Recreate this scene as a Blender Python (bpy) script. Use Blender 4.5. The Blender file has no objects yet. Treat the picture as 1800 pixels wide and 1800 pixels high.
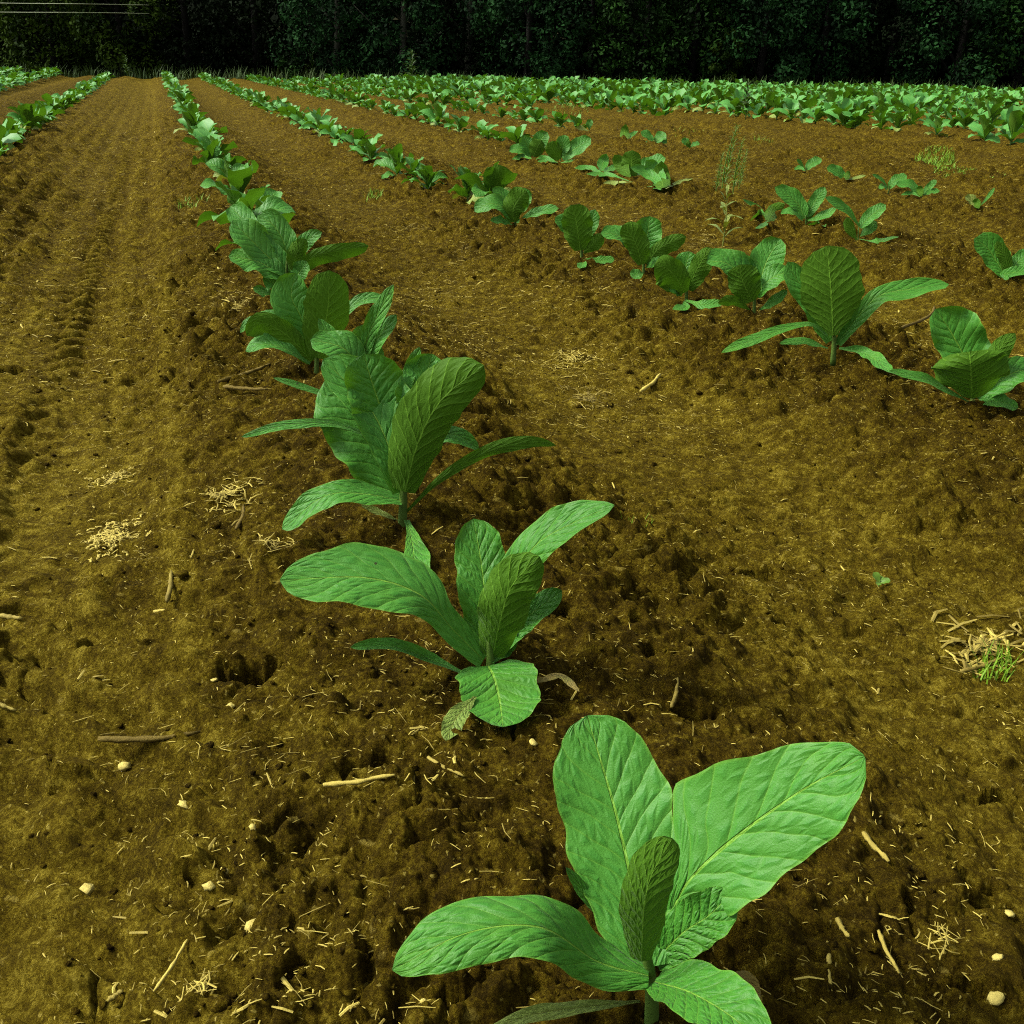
import bpy, math, random
import numpy as np
from mathutils import Vector, Matrix

# ------------------------------------------------------------------ camera, world, sun, exposure
SC = bpy.context.scene
COL = SC.collection
TH = math.atan((900 - 112) / 1800.0)          # pitch below the horizon
RO = math.radians(1.0)                        # slight roll
CAM = np.array([0.0, 0.0, 1.0])
F_ = np.array([0, math.cos(TH), -math.sin(TH)])
R0 = np.array([1.0, 0, 0]); U0 = np.array([0, math.sin(TH), math.cos(TH)])
R_ = math.cos(RO) * R0 + math.sin(RO) * U0
U_ = -math.sin(RO) * R0 + math.cos(RO) * U0
cam_d = bpy.data.cameras.new('camera')
cam = bpy.data.objects.new('camera', cam_d); COL.objects.link(cam)
m = Matrix(((R_[0], U_[0], -F_[0], CAM[0]), (R_[1], U_[1], -F_[1], CAM[1]), (R_[2], U_[2], -F_[2], CAM[2]), (0, 0, 0, 1)))
cam.matrix_world = m
cam_d.sensor_fit = 'HORIZONTAL'; cam_d.sensor_width = 36.0; cam_d.lens = 36.0
cam_d.clip_start = 0.05; cam_d.clip_end = 2000
SC.camera = cam

SUN_AZ, SUN_EL = math.radians(-90), math.radians(47)    # veiled sun high on the left
W = bpy.data.worlds.new('World'); SC.world = W; W.use_nodes = True
wn, wl_ = W.node_tree.nodes, W.node_tree.links
wn.clear()
sky = wn.new('ShaderNodeTexSky'); sky.sky_type = 'NISHITA'; sky.sun_disc = False
sky.sun_elevation = SUN_EL; sky.sun_rotation = SUN_AZ; sky.air_density = 1.0; sky.dust_density = 6.0; sky.ozone_density = 0.6
hs = wn.new('ShaderNodeHueSaturation'); hs.inputs['Saturation'].default_value = 0.2
bg = wn.new('ShaderNodeBackground'); bg.inputs['Strength'].default_value = 0.06
wo = wn.new('ShaderNodeOutputWorld')
wl_.new(sky.outputs[0], hs.inputs['Color']); wl_.new(hs.outputs[0], bg.inputs['Color']); wl_.new(bg.outputs[0], wo.inputs[0])
sd = bpy.data.lights.new('sun', 'SUN'); sd.energy = 1.5; sd.angle = math.radians(10); sd.color = (1.0, 0.95, 0.84)
sun = bpy.data.objects.new('sun', sd); COL.objects.link(sun)
to_sun = Vector((math.sin(SUN_AZ) * math.cos(SUN_EL), math.cos(SUN_AZ) * math.cos(SUN_EL), math.sin(SUN_EL)))
sun.rotation_euler = (-to_sun).to_track_quat('-Z', 'Y').to_euler(); sun.location = (0, 0, 30)
vs = SC.view_settings
vs.view_transform = 'Standard'; vs.look = 'None'; vs.exposure = 1.95; vs.gamma = 1.0; vs.use_curve_mapping = False
SC.cycles.use_denoising = False; SC.cycles.filter_width = 1.1
SC.cycles.max_bounces = 6; SC.cycles.transmission_bounces = 4; SC.cycles.transparent_max_bounces = 4

rng = np.random.default_rng(7)
rnd = random.Random(11)

# ------------------------------------------------------------------ small helpers
def ray(px, py): return F_ + (px - 900) / 1800.0 * R_ - (py - 900) / 1800.0 * U_
def on_plane(px, py, z=0.0):
    d = ray(px, py); return CAM + d * ((z - CAM[2]) / d[2])

def g2(ix, iy, seed):
    h = (ix.astype(np.uint64) * np.uint64(374761393) + iy.astype(np.uint64) * np.uint64(668265263) + np.uint64((seed * 1442695041) & 0xffffffff)) & np.uint64(0xffffffff)
    h = ((h ^ (h >> np.uint64(13))) * np.uint64(1274126177)) & np.uint64(0xffffffff)
    h = h ^ (h >> np.uint64(16))
    return h.astype(np.float64) / 4294967296.0 * 2 * np.pi
def noise(x, y, seed=0):
    x = x + 5000.0; y = y + 5000.0
    x0 = np.floor(x); y0 = np.floor(y); fx = x - x0; fy = y - y0
    ix = x0.astype(np.int64); iy = y0.astype(np.int64)
    def gr(dx, dy):
        a = g2(ix + dx, iy + dy, seed); return np.cos(a) * (fx - dx) + np.sin(a) * (fy - dy)
    sx = fx * fx * fx * (fx * (fx * 6 - 15) + 10); sy = fy * fy * fy * (fy * (fy * 6 - 15) + 10)
    return ((gr(0, 0) * (1 - sx) + gr(1, 0) * sx) * (1 - sy) + (gr(0, 1) * (1 - sx) + gr(1, 1) * sx) * sy) * 1.5
def sstep(a, b, x):
    t = np.clip((x - a) / (b - a), 0, 1); return t * t * (3 - 2 * t)

def mesh_obj(name, verts, faces, mat, parent=None, uv=None, smooth=True):
    me = bpy.data.meshes.new(name)
    v = np.asarray(verts, dtype=np.float32).reshape(-1, 3)
    me.vertices.add(len(v)); me.vertices.foreach_set('co', v.ravel())
    if isinstance(faces, np.ndarray):
        n, k = faces.shape; flat = faces.ravel(); starts = np.arange(n) * k
    else:
        flat = np.array([i for f in faces for i in f]); lens = [len(f) for f in faces]; n = len(faces)
        starts = np.concatenate([[0], np.cumsum(lens)[:-1]])
    me.loops.add(len(flat)); me.loops.foreach_set('vertex_index', flat.astype(np.int32))
    me.polygons.add(n); me.polygons.foreach_set('loop_start', starts.astype(np.int32))
    if uv is not None:
        l = me.uv_layers.new(name='UVMap'); l.data.foreach_set('uv', np.asarray(uv, dtype=np.float32)[flat].ravel())
    me.update(calc_edges=True)
    me.polygons.foreach_set('use_smooth', np.full(n, smooth)); me.validate()
    if mat: me.materials.append(mat)
    o = bpy.data.objects.new(name, me); COL.objects.link(o)
    if parent: o.parent = parent
    return o
def empty(name, loc=(0, 0, 0), rz=0.0):
    o = bpy.data.objects.new(name, None); o.empty_display_size = 0.05; COL.objects.link(o)
    o.location = loc; o.rotation_euler = (0, 0, rz); return o
def tag(o, label=None, cat=None, group=None, kind=None):
    for k, v in (('label', label), ('category', cat), ('group', group), ('kind', kind)):
        if v: o[k] = v
    return o

def crom(pts, n):
    p = np.asarray(pts, float)
    if len(p) == 2: p = np.array([p[0], (p[0] + p[1]) / 2, p[1]])
    seg = np.linalg.norm(np.diff(p, axis=0), axis=1); s = np.concatenate([[0], np.cumsum(seg)]); s /= s[-1]
    e = np.vstack([2 * p[0] - p[1], p, 2 * p[-1] - p[-2]])
    out = []
    for t in np.linspace(0, 1, n):
        i = min(max(np.searchsorted(s, t, side='right') - 1, 0), len(p) - 2)
        w = (t - s[i]) / max(s[i + 1] - s[i], 1e-9); a, b, c, d = e[i], e[i + 1], e[i + 2], e[i + 3]
        out.append(0.5 * ((2 * b) + (-a + c) * w + (2 * a - 5 * b + 4 * c - d) * w * w + (-a + 3 * b - 3 * c + d) * w ** 3))
    return np.array(out)
def unit(v): return v / np.maximum(np.linalg.norm(v, axis=-1, keepdims=True), 1e-9)

def tube(pts, radii, k=6, n=None, cap=True):
    P = crom(pts, n or max(3, len(pts) * 3)); n = len(P)
    T = unit(np.gradient(P, axis=0)); ref = np.array([0.3, 0.2, 1.0]) if abs(unit(P[-1] - P[0])[2]) < 0.8 else np.array([1.0, 0.1, 0.1])
    A = unit(np.cross(T, ref)); B = np.cross(T, A)
    rad = np.interp(np.linspace(0, 1, n), np.linspace(0, 1, len(radii)), radii)
    V = []
    for i in range(n):
        for j in range(k):
            a = 2 * math.pi * j / k; V.append(P[i] + rad[i] * (math.cos(a) * A[i] + math.sin(a) * B[i]))
    Fc = [(i * k + j, i * k + (j + 1) % k, (i + 1) * k + (j + 1) % k, (i + 1) * k + j) for i in range(n - 1) for j in range(k)]
    if cap: Fc += [tuple(range(k - 1, -1, -1)), tuple((n - 1) * k + j for j in range(k))]
    return np.array(V), Fc

# ------------------------------------------------------------------ materials
class NT:
    def __init__(s, name):
        s.m = bpy.data.materials.new(name); s.m.use_nodes = True; s.t = s.m.node_tree; s.t.nodes.clear(); s.out = s.n('ShaderNodeOutputMaterial')
    def n(s, typ, ins=None, **props):
        x = s.t.nodes.new(typ)
        for k, v in props.items(): setattr(x, k, v)
        for k, v in (ins or {}).items():
            if hasattr(v, 'is_output') and v.is_output: s.t.links.new(v, x.inputs[k])
            else: x.inputs[k].default_value = v
        return x
    def math(s, op, a, b=0.0, c=0.0, clamp=False):
        return s.n('ShaderNodeMath', {0: a, 1: b, 2: c}, operation=op, use_clamp=clamp).outputs[0]
    def noise(s, vec, scale, detail=4, rough=0.55, dist=0.0):
        return s.n('ShaderNodeTexNoise', {'Vector': vec, 'Scale': scale, 'Detail': detail, 'Roughness': rough, 'Distortion': dist}).outputs[0]
    def mix(s, f, a, b):
        x = s.n('ShaderNodeMix', data_type='RGBA')
        for k, v in ((0, f), (6, a), (7, b)):
            if hasattr(v, 'is_output'): s.t.links.new(v, x.inputs[k])
            else: x.inputs[k].default_value = v if k == 0 else (*v, 1) if len(v) == 3 else v
        return x.outputs[2]
    def ramp(s, f, stops):
        x = s.n('ShaderNodeValToRGB', {0: f}); e = x.color_ramp.elements
        while len(e) < len(stops): e.new(0.5)
        for i, (p, c) in enumerate(stops): e[i].position = p; e[i].color = (*c, 1) if len(c) == 3 else c
        return x.outputs[0]
    def mr(s, v, a, b, c=0.0, d=1.0):
        return s.n('ShaderNodeMapRange', {0: v, 1: a, 2: b, 3: c, 4: d}, interpolation_type='SMOOTHSTEP').outputs[0]
    def link(s, a, b): s.t.links.new(a, b)

def leaf_material(name, top_a, top_b, under, vein, trans, tmix=0.25, rough=0.5, detail=True, spots=0.0):
    M = NT(name)
    uvn = M.n('ShaderNodeUVMap').outputs[0]
    sep = M.n('ShaderNodeSeparateXYZ', {0: uvn}); u, v = sep.outputs[0], sep.outputs[1]
    oi = M.n('ShaderNodeObjectInfo').outputs['Random']
    obj = M.n('ShaderNodeTexCoord').outputs['Object']
    au = M.math('MULTIPLY', M.math('ABSOLUTE', M.math('SUBTRACT', u, 0.5)), 2.0)
    n1 = M.noise(obj, 14.0, 3)
    f = M.math('ADD', M.math('MULTIPLY', oi, 0.5), M.math('MULTIPLY', M.math('SUBTRACT', n1, 0.25), 1.0), clamp=True)
    col = M.mix(f, top_a, top_b)
    wid = M.math('SUBTRACT', 0.050, M.math('MULTIPLY', v, 0.034))
    mid = M.math('SUBTRACT', 1.0, M.math('DIVIDE', au, wid), clamp=True)
    mid = M.mr(mid, 0.0, 0.45)
    height = None; veins = mid
    if detail:
        nd = M.noise(obj, 9.0, 2)
        s = M.math('ADD', M.math('SUBTRACT', M.math('MULTIPLY', v, 9.5), M.math('MULTIPLY', M.math('POWER', au, 0.8), 2.1)), M.math('MULTIPLY', nd, 0.8))
        side = M.math('MULTIPLY', M.math('GREATER_THAN', u, 0.5), 0.45)
        tri = M.math('MULTIPLY', M.math('ABSOLUTE', M.math('SUBTRACT', M.math('FRACT', M.math('ADD', s, side)), 0.5)), 2.0)
        sec = M.mr(tri, 0.86, 1.0)
        cu = M.n('ShaderNodeCombineXYZ', {0: M.math('MULTIPLY', u, 10.0), 1: M.math('MULTIPLY', s, 1.7), 2: M.math('MULTIPLY', oi, 20.0)}).outputs[0]
        net = M.mr(M.n('ShaderNodeTexVoronoi', {'Vector': cu, 'Scale': 1.0, 'Randomness': 0.9}, feature='DISTANCE_TO_EDGE').outputs['Distance'], 0.0, 0.42)
        fine = M.noise(obj, 500.0, 2)
        pillow = M.math('SUBTRACT', 1.0, M.math('POWER', tri, 2.5))
        height = M.math('SUBTRACT', M.math('ADD', M.math('ADD', M.math('MULTIPLY', pillow, 0.62), M.math('MULTIPLY', net, 0.40)), M.math('MULTIPLY', fine, 0.18)), M.math('MULTIPLY', mid, 0.7))
        col = M.mix(M.math('MULTIPLY', M.math('SUBTRACT', 1.0, net), 0.10), col, vein)
        col = M.mix(M.math('MULTIPLY', sec, 0.24), col, vein)
    yl = M.mr(M.noise(obj, 6.0, 3, 0.6), 0.50, 0.72)
    col = M.mix(M.math('MULTIPLY', yl, 0.35), col, (0.085, 0.235, 0.010))
    if detail:
        sv = M.n('ShaderNodeTexVoronoi', {'Vector': obj, 'Scale': 26.0}); ss = M.math('MULTIPLY', M.mr(M.n('ShaderNodeSeparateColor', {0: sv.outputs['Color']}).outputs[0], 0.90, 0.93), M.mr(sv.outputs['Distance'], 0.11, 0.06))
        col = M.mix(M.math('MULTIPLY', ss, 0.9), col, (0.020, 0.016, 0.004))
    edge = M.mr(au, 0.93, 1.0)
    col = M.mix(M.math('MULTIPLY', edge, 0.35), col, vein)
    colt = M.mix(M.math('MULTIPLY', mid, 0.8), col, vein)
    if spots:
        sp = M.mr(M.noise(obj, 45.0, 3, 0.6), 0.60, 0.72)
        colt = M.mix(M.math('MULTIPLY', sp, spots), colt, (0.10, 0.055, 0.010))
    colu = M.mix(M.math('MULTIPLY', mid, 0.55), under, vein)
    if detail: colu = M.mix(M.math('MULTIPLY', sec, 0.35), colu, vein)
    bf = M.n('ShaderNodeNewGeometry').outputs['Backfacing']
    base = M.mix(bf, colt, colu)
    pr = M.n('ShaderNodeBsdfPrincipled', {'Base Color': base, 'Roughness': rough, 'Specular IOR Level': M.math('SUBTRACT', 0.24, M.math('MULTIPLY', bf, 0.20)), 'Sheen Weight': 0.05, 'Sheen Roughness': 0.5, 'Sheen Tint': (0.75, 1.0, 0.65, 1)})
    tr = M.n('ShaderNodeBsdfTranslucent', {'Color': (*trans, 1)})
    if height is not None:
        bp = M.n('ShaderNodeBump', {'Height': height, 'Strength': 0.75, 'Distance': 0.0040}).outputs[0]
        M.link(bp, pr.inputs['Normal'])
    mx = M.n('ShaderNodeMixShader', {0: tmix, 1: pr.outputs[0], 2: tr.outputs[0]})
    M.link(mx.outputs[0], M.out.inputs[0])
    return M.m

LEAF = leaf_material('tobacco_leaf', (0.021, 0.125, 0.005), (0.044, 0.200, 0.022), (0.042, 0.105, 0.007), (0.16, 0.34, 0.030), (0.07, 0.19, 0.005))
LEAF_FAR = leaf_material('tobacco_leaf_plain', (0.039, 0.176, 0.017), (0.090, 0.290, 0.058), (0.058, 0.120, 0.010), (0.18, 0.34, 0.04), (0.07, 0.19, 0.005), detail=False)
LEAF_YELLOW = leaf_material('yellowing_leaf', (0.12, 0.20, 0.030), (0.20, 0.26, 0.045), (0.14, 0.17, 0.03), (0.28, 0.30, 0.06), (0.16, 0.20, 0.01), spots=0.35)
LEAF_DRY = leaf_material('dry_leaf', (0.15, 0.115, 0.022), (0.24, 0.18, 0.036), (0.14, 0.10, 0.022), (0.26, 0.20, 0.05), (0.15, 0.09, 0.01), tmix=0.12, rough=0.8, spots=0.5)
WEED_DARK = leaf_material('rank_weed_leaf', (0.018, 0.045, 0.005), (0.035, 0.075, 0.007), (0.02, 0.05, 0.005), (0.05, 0.09, 0.012), (0.03, 0.06, 0.003), detail=False)
WEED = leaf_material('weed_leaf', (0.055, 0.13, 0.012), (0.10, 0.19, 0.015), (0.06, 0.12, 0.012), (0.14, 0.22, 0.03), (0.10, 0.18, 0.006), detail=False)

def simple_material(name, a, b, scale=20, rough=0.8, bump=0.0, bscale=200, spec=0.2, rnd_amt=0.5):
    M = NT(name); obj = M.n('ShaderNodeTexCoord').outputs['Object']; oi = M.n('ShaderNodeObjectInfo').outputs['Random']
    geo = M.n('ShaderNodeNewGeometry').outputs['Random Per Island']
    f = M.math('ADD', M.math('MULTIPLY', M.noise(obj, scale, 4), 0.9), M.math('SUBTRACT', M.math('MULTIPLY', M.math('ADD', oi, geo), rnd_amt * 0.5), rnd_amt * 0.5), clamp=True)
    pr = M.n('ShaderNodeBsdfPrincipled', {'Base Color': M.mix(f, a, b), 'Roughness': rough, 'Specular IOR Level': spec})
    if bump: M.link(M.n('ShaderNodeBump', {'Height': M.noise(obj, bscale, 5), 'Strength': bump, 'Distance': 0.004}).outputs[0], pr.inputs['Normal'])
    M.link(pr.outputs[0], M.out.inputs[0]); return M.m
STEM = simple_material('tobacco_stem', (0.030, 0.070, 0.008), (0.075, 0.130, 0.016), 30, 0.6, 0.3)
STRAW = simple_material('straw', (0.080, 0.058, 0.006), (0.38, 0.310, 0.060), 40, 0.75, 0.3, 400, rnd_amt=1.7)
TWIG = simple_material('twig_bark', (0.060, 0.042, 0.005), (0.14, 0.102, 0.014), 60, 0.85, 0.6, 300)
PEBBLE = simple_material('pebble_stone', (0.26, 0.21, 0.045), (0.46, 0.39, 0.10), 50, 0.8, 0.5, 260)
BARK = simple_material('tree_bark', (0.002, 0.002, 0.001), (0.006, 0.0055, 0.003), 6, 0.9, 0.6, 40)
PALEBARK = simple_material('pale_bark', (0.025, 0.027, 0.019), (0.06, 0.066, 0.046), 6, 0.9, 0.4, 40)
CABLE = simple_material('cable_sheath', (0.20, 0.24, 0.14), (0.26, 0.30, 0.18), 4, 0.5)
GRASS = simple_material('grass_blade', (0.055, 0.135, 0.005), (0.15, 0.27, 0.009), 8, 0.6, rnd_amt=0.9)
GRASS_DARK = simple_material('rank_grass_blade', (0.015, 0.040, 0.006), (0.04, 0.075, 0.008), 3, 0.7, rnd_amt=0.9)

def soil_material(name='field_soil', flat=False):
    M = NT(name); P = M.n('ShaderNodeTexCoord').outputs['Object']
    dry = M.n('ShaderNodeAttribute', attribute_name='dry').outputs['Fac']  # dry crust tone, mixed with the far darkening painted along the rows
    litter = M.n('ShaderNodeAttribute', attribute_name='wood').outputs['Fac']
    big = M.noise(P, 1.3, 3, 0.6); med = M.noise(P, 13.0, 5, 0.7); grit = M.noise(P, 230.0, 4, 0.8)
    vc = M.n('ShaderNodeTexVoronoi', {'Vector': P, 'Scale': 150.0}); crumb = vc.outputs['Distance']; cr = M.n('ShaderNodeSeparateColor', {0: vc.outputs['Color']})
    vd = M.n('ShaderNodeTexVoronoi', {'Vector': P, 'Scale': 48.0}); lumpd = vd.outputs['Distance']
    frac = M.noise(P, 16.0, 8, 0.86, 0.3)
    t = M.math('ADD', M.math('ADD', M.math('MULTIPLY', M.math('SUBTRACT', big, 0.5), 0.30), M.math('MULTIPLY', M.math('SUBTRACT', frac, 0.5), 3.0)),
               M.math('ADD', M.math('MULTIPLY', M.math('SUBTRACT', grit, 0.5), 1.1), M.math('MULTIPLY', M.math('SUBTRACT', cr.outputs[1], 0.5), 0.30)))
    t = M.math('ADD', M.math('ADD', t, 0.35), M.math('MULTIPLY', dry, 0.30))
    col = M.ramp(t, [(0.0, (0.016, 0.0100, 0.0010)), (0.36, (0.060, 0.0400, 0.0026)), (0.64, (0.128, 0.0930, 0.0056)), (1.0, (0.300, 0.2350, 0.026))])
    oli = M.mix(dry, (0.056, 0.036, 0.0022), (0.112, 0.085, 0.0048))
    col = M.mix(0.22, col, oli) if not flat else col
    wv_ = M.n('ShaderNodeTexNoise', {'Vector': P, 'Scale': 60.0, 'Detail': 2}).outputs['Color']
    WP = M.n('ShaderNodeVectorMath', {0: P, 1: M.n('ShaderNodeVectorMath', {0: wv_, 3: 0.022}, operation='SCALE').outputs[0]}, operation='ADD').outputs[0]
    vo = M.n('ShaderNodeTexVoronoi', {'Vector': M.n('ShaderNodeMapping', {'Vector': WP, 'Scale': (1.0, 0.45, 1.0), 'Rotation': (0, 0, 0.6)}).outputs[0], 'Scale': 110.0})
    sel = M.mr(M.n('ShaderNodeSeparateColor', {0: vo.outputs['Color']}).outputs[0], 0.78, 0.84)
    spk = M.math('MULTIPLY', sel, M.mr(vo.outputs['Distance'], 0.30, 0.16))
    col = M.mix(M.math('MULTIPLY', spk, 0.70), col, (0.36, 0.29, 0.055))
    vo2 = M.n('ShaderNodeTexVoronoi', {'Vector': M.n('ShaderNodeMapping', {'Vector': WP, 'Scale': (0.5, 1.0, 1.0), 'Rotation': (0, 0, -0.3)}).outputs[0], 'Scale': 34.0})
    sel2 = M.mr(M.n('ShaderNodeSeparateColor', {0: vo2.outputs['Color']}).outputs[1], 0.84, 0.90)
    spk2 = M.math('MULTIPLY', sel2, M.mr(vo2.outputs['Distance'], 0.26, 0.12))
    col = M.mix(M.math('MULTIPLY', spk2, 0.55), col, (0.30, 0.235, 0.042))
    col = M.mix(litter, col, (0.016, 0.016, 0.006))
    h = M.math('ADD', M.math('ADD', M.math('MULTIPLY', frac, 3.2), M.math('MULTIPLY', grit, 0.40)), M.math('SUBTRACT', M.math('MULTIPLY', spk, 0.15), M.math('ADD', M.math('MULTIPLY', crumb, 0.40), M.math('MULTIPLY', lumpd, 0.75))))
    bp = M.n('ShaderNodeBump', {'Height': h, 'Strength': 1.0, 'Distance': 0.012}).outputs[0]
    pr = M.n('ShaderNodeBsdfPrincipled', {'Base Color': col, 'Roughness': 0.93, 'Specular IOR Level': 0.03, 'Normal': bp})
    M.link(pr.outputs[0], M.out.inputs[0]); return M.m
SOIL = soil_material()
CLOD = soil_material('clod_soil', True)

def foliage_material(name, a, b):
    M = NT(name); obj = M.n('ShaderNodeTexCoord').outputs['Object']; isl = M.n('ShaderNodeNewGeometry').outputs['Random Per Island']
    f = M.math('ADD', M.math('MULTIPLY', M.mr(M.noise(obj, 0.8, 2), 0.35, 0.68), 1.0), M.math('MULTIPLY', M.math('SUBTRACT', isl, 0.5), 0.22), clamp=True)
    c = M.mix(f, a, b)
    pr = M.n('ShaderNodeBsdfPrincipled', {'Base Color': c, 'Roughness': 0.8, 'Specular IOR Level': 0.05})
    tr = M.n('ShaderNodeBsdfTranslucent', {'Color': c})
    M.link(M.n('ShaderNodeMixShader', {0: 0.12, 1: pr.outputs[0], 2: tr.outputs[0]}).outputs[0], M.out.inputs[0]); return M.m
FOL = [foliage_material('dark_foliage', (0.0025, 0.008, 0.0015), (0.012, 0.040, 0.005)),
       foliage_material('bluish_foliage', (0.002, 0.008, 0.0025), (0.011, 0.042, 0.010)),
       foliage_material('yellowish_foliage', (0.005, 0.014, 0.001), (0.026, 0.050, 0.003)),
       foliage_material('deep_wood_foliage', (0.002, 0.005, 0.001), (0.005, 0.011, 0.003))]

# ------------------------------------------------------------------ the ground
ROW_A = math.radians(-18.2)
RD = np.array([math.sin(ROW_A), math.cos(ROW_A)]); RN = np.array([math.cos(ROW_A), -math.sin(ROW_A)])
Q1, QS = 0.45, 1.93
def qp(x, y): return x * RN[0] + y * RN[1], x * RD[0] + y * RD[1]
def xy(q, p): return q * RN[0] + p * RD[0], q * RN[1] + p * RD[1]
def edge_y(x): return 59.0 - 0.16 * x

# hollows seen in the soil: pixel centre, half width px, half height px, depth in metres
HOLES = [(1160, 1148, 40, 16, .055), (1215, 1252, 44, 14, .04), (1115, 1050, 22, 12, .035), (1118, 1092, 18, 8, .03), (1200, 962, 22, 10, .025), (1380, 1062, 22, 8, .02), (1345, 955, 40, 9, .02),
         (440, 1165, 62, 20, .045), (640, 1362, 56, 20, .055), (985, 1090, 14, 18, .035), (1720, 1505, 45, 20, .035), (1765, 1550, 40, 14, .035), (1700, 1730, 60, 16, .035), (1765, 1340, 22, 10, .025), (1610, 1570, 12, 20, .025),
         (330, 1500, 30, 12, .018), (820, 1785, 55, 18, .025), (230, 622, 32, 7, .025), (350, 670, 45, 8, .025), (20, 612, 30, 7, .025), (820, 620, 20, 8, .02), (155, 1075, 18, 12, .018), (130, 1310, 50, 7, .012)]
MOUNDS = [(1148, 1800), (860, 1185), (706, 925), (622, 752), (555, 652), (1710, 718), (1466, 628), (1325, 562), (1206, 532), (1131, 488), (1022, 458), (905, 405)]
CRACKS = [[(0, 1085), (40, 1105), (18, 1128), (60, 1155), (68, 1182), (90, 1205)], [(108, 985), (110, 1030)], [(45, 1065), (70, 1090), (110, 1098)], [(770, 1480), (850, 1490), (875, 1520), (890, 1550)],
          [(1555, 1585), (1550, 1640), (1600, 1690), (1660, 1720)], [(1600, 1560), (1612, 1610)], [(735, 1400), (740, 1480)], [(160, 1625), (150, 1700)], [(900, 1290), (905, 1340)], [(75, 1210), (75, 1290)], [(0, 740), (40, 720), (48, 690)]]
HW = []
for (px, py, a, b, dep) in HOLES:
    c = on_plane(px, py, -0.03); e = on_plane(px + a, py, -0.03); t = on_plane(px, py - b, -0.03)
    HW.append((c[0], c[1], abs(e[0] - c[0]) + 1e-3, abs(t[1] - c[1]) * .72 + 1e-3, dep, rnd.uniform(-.6, .6)))
MW = [on_plane(a, b, -0.01)[:2] for a, b in MOUNDS]
CW = [[on_plane(px, py, -0.03)[:2] for px, py in c] for c in CRACKS]

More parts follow.
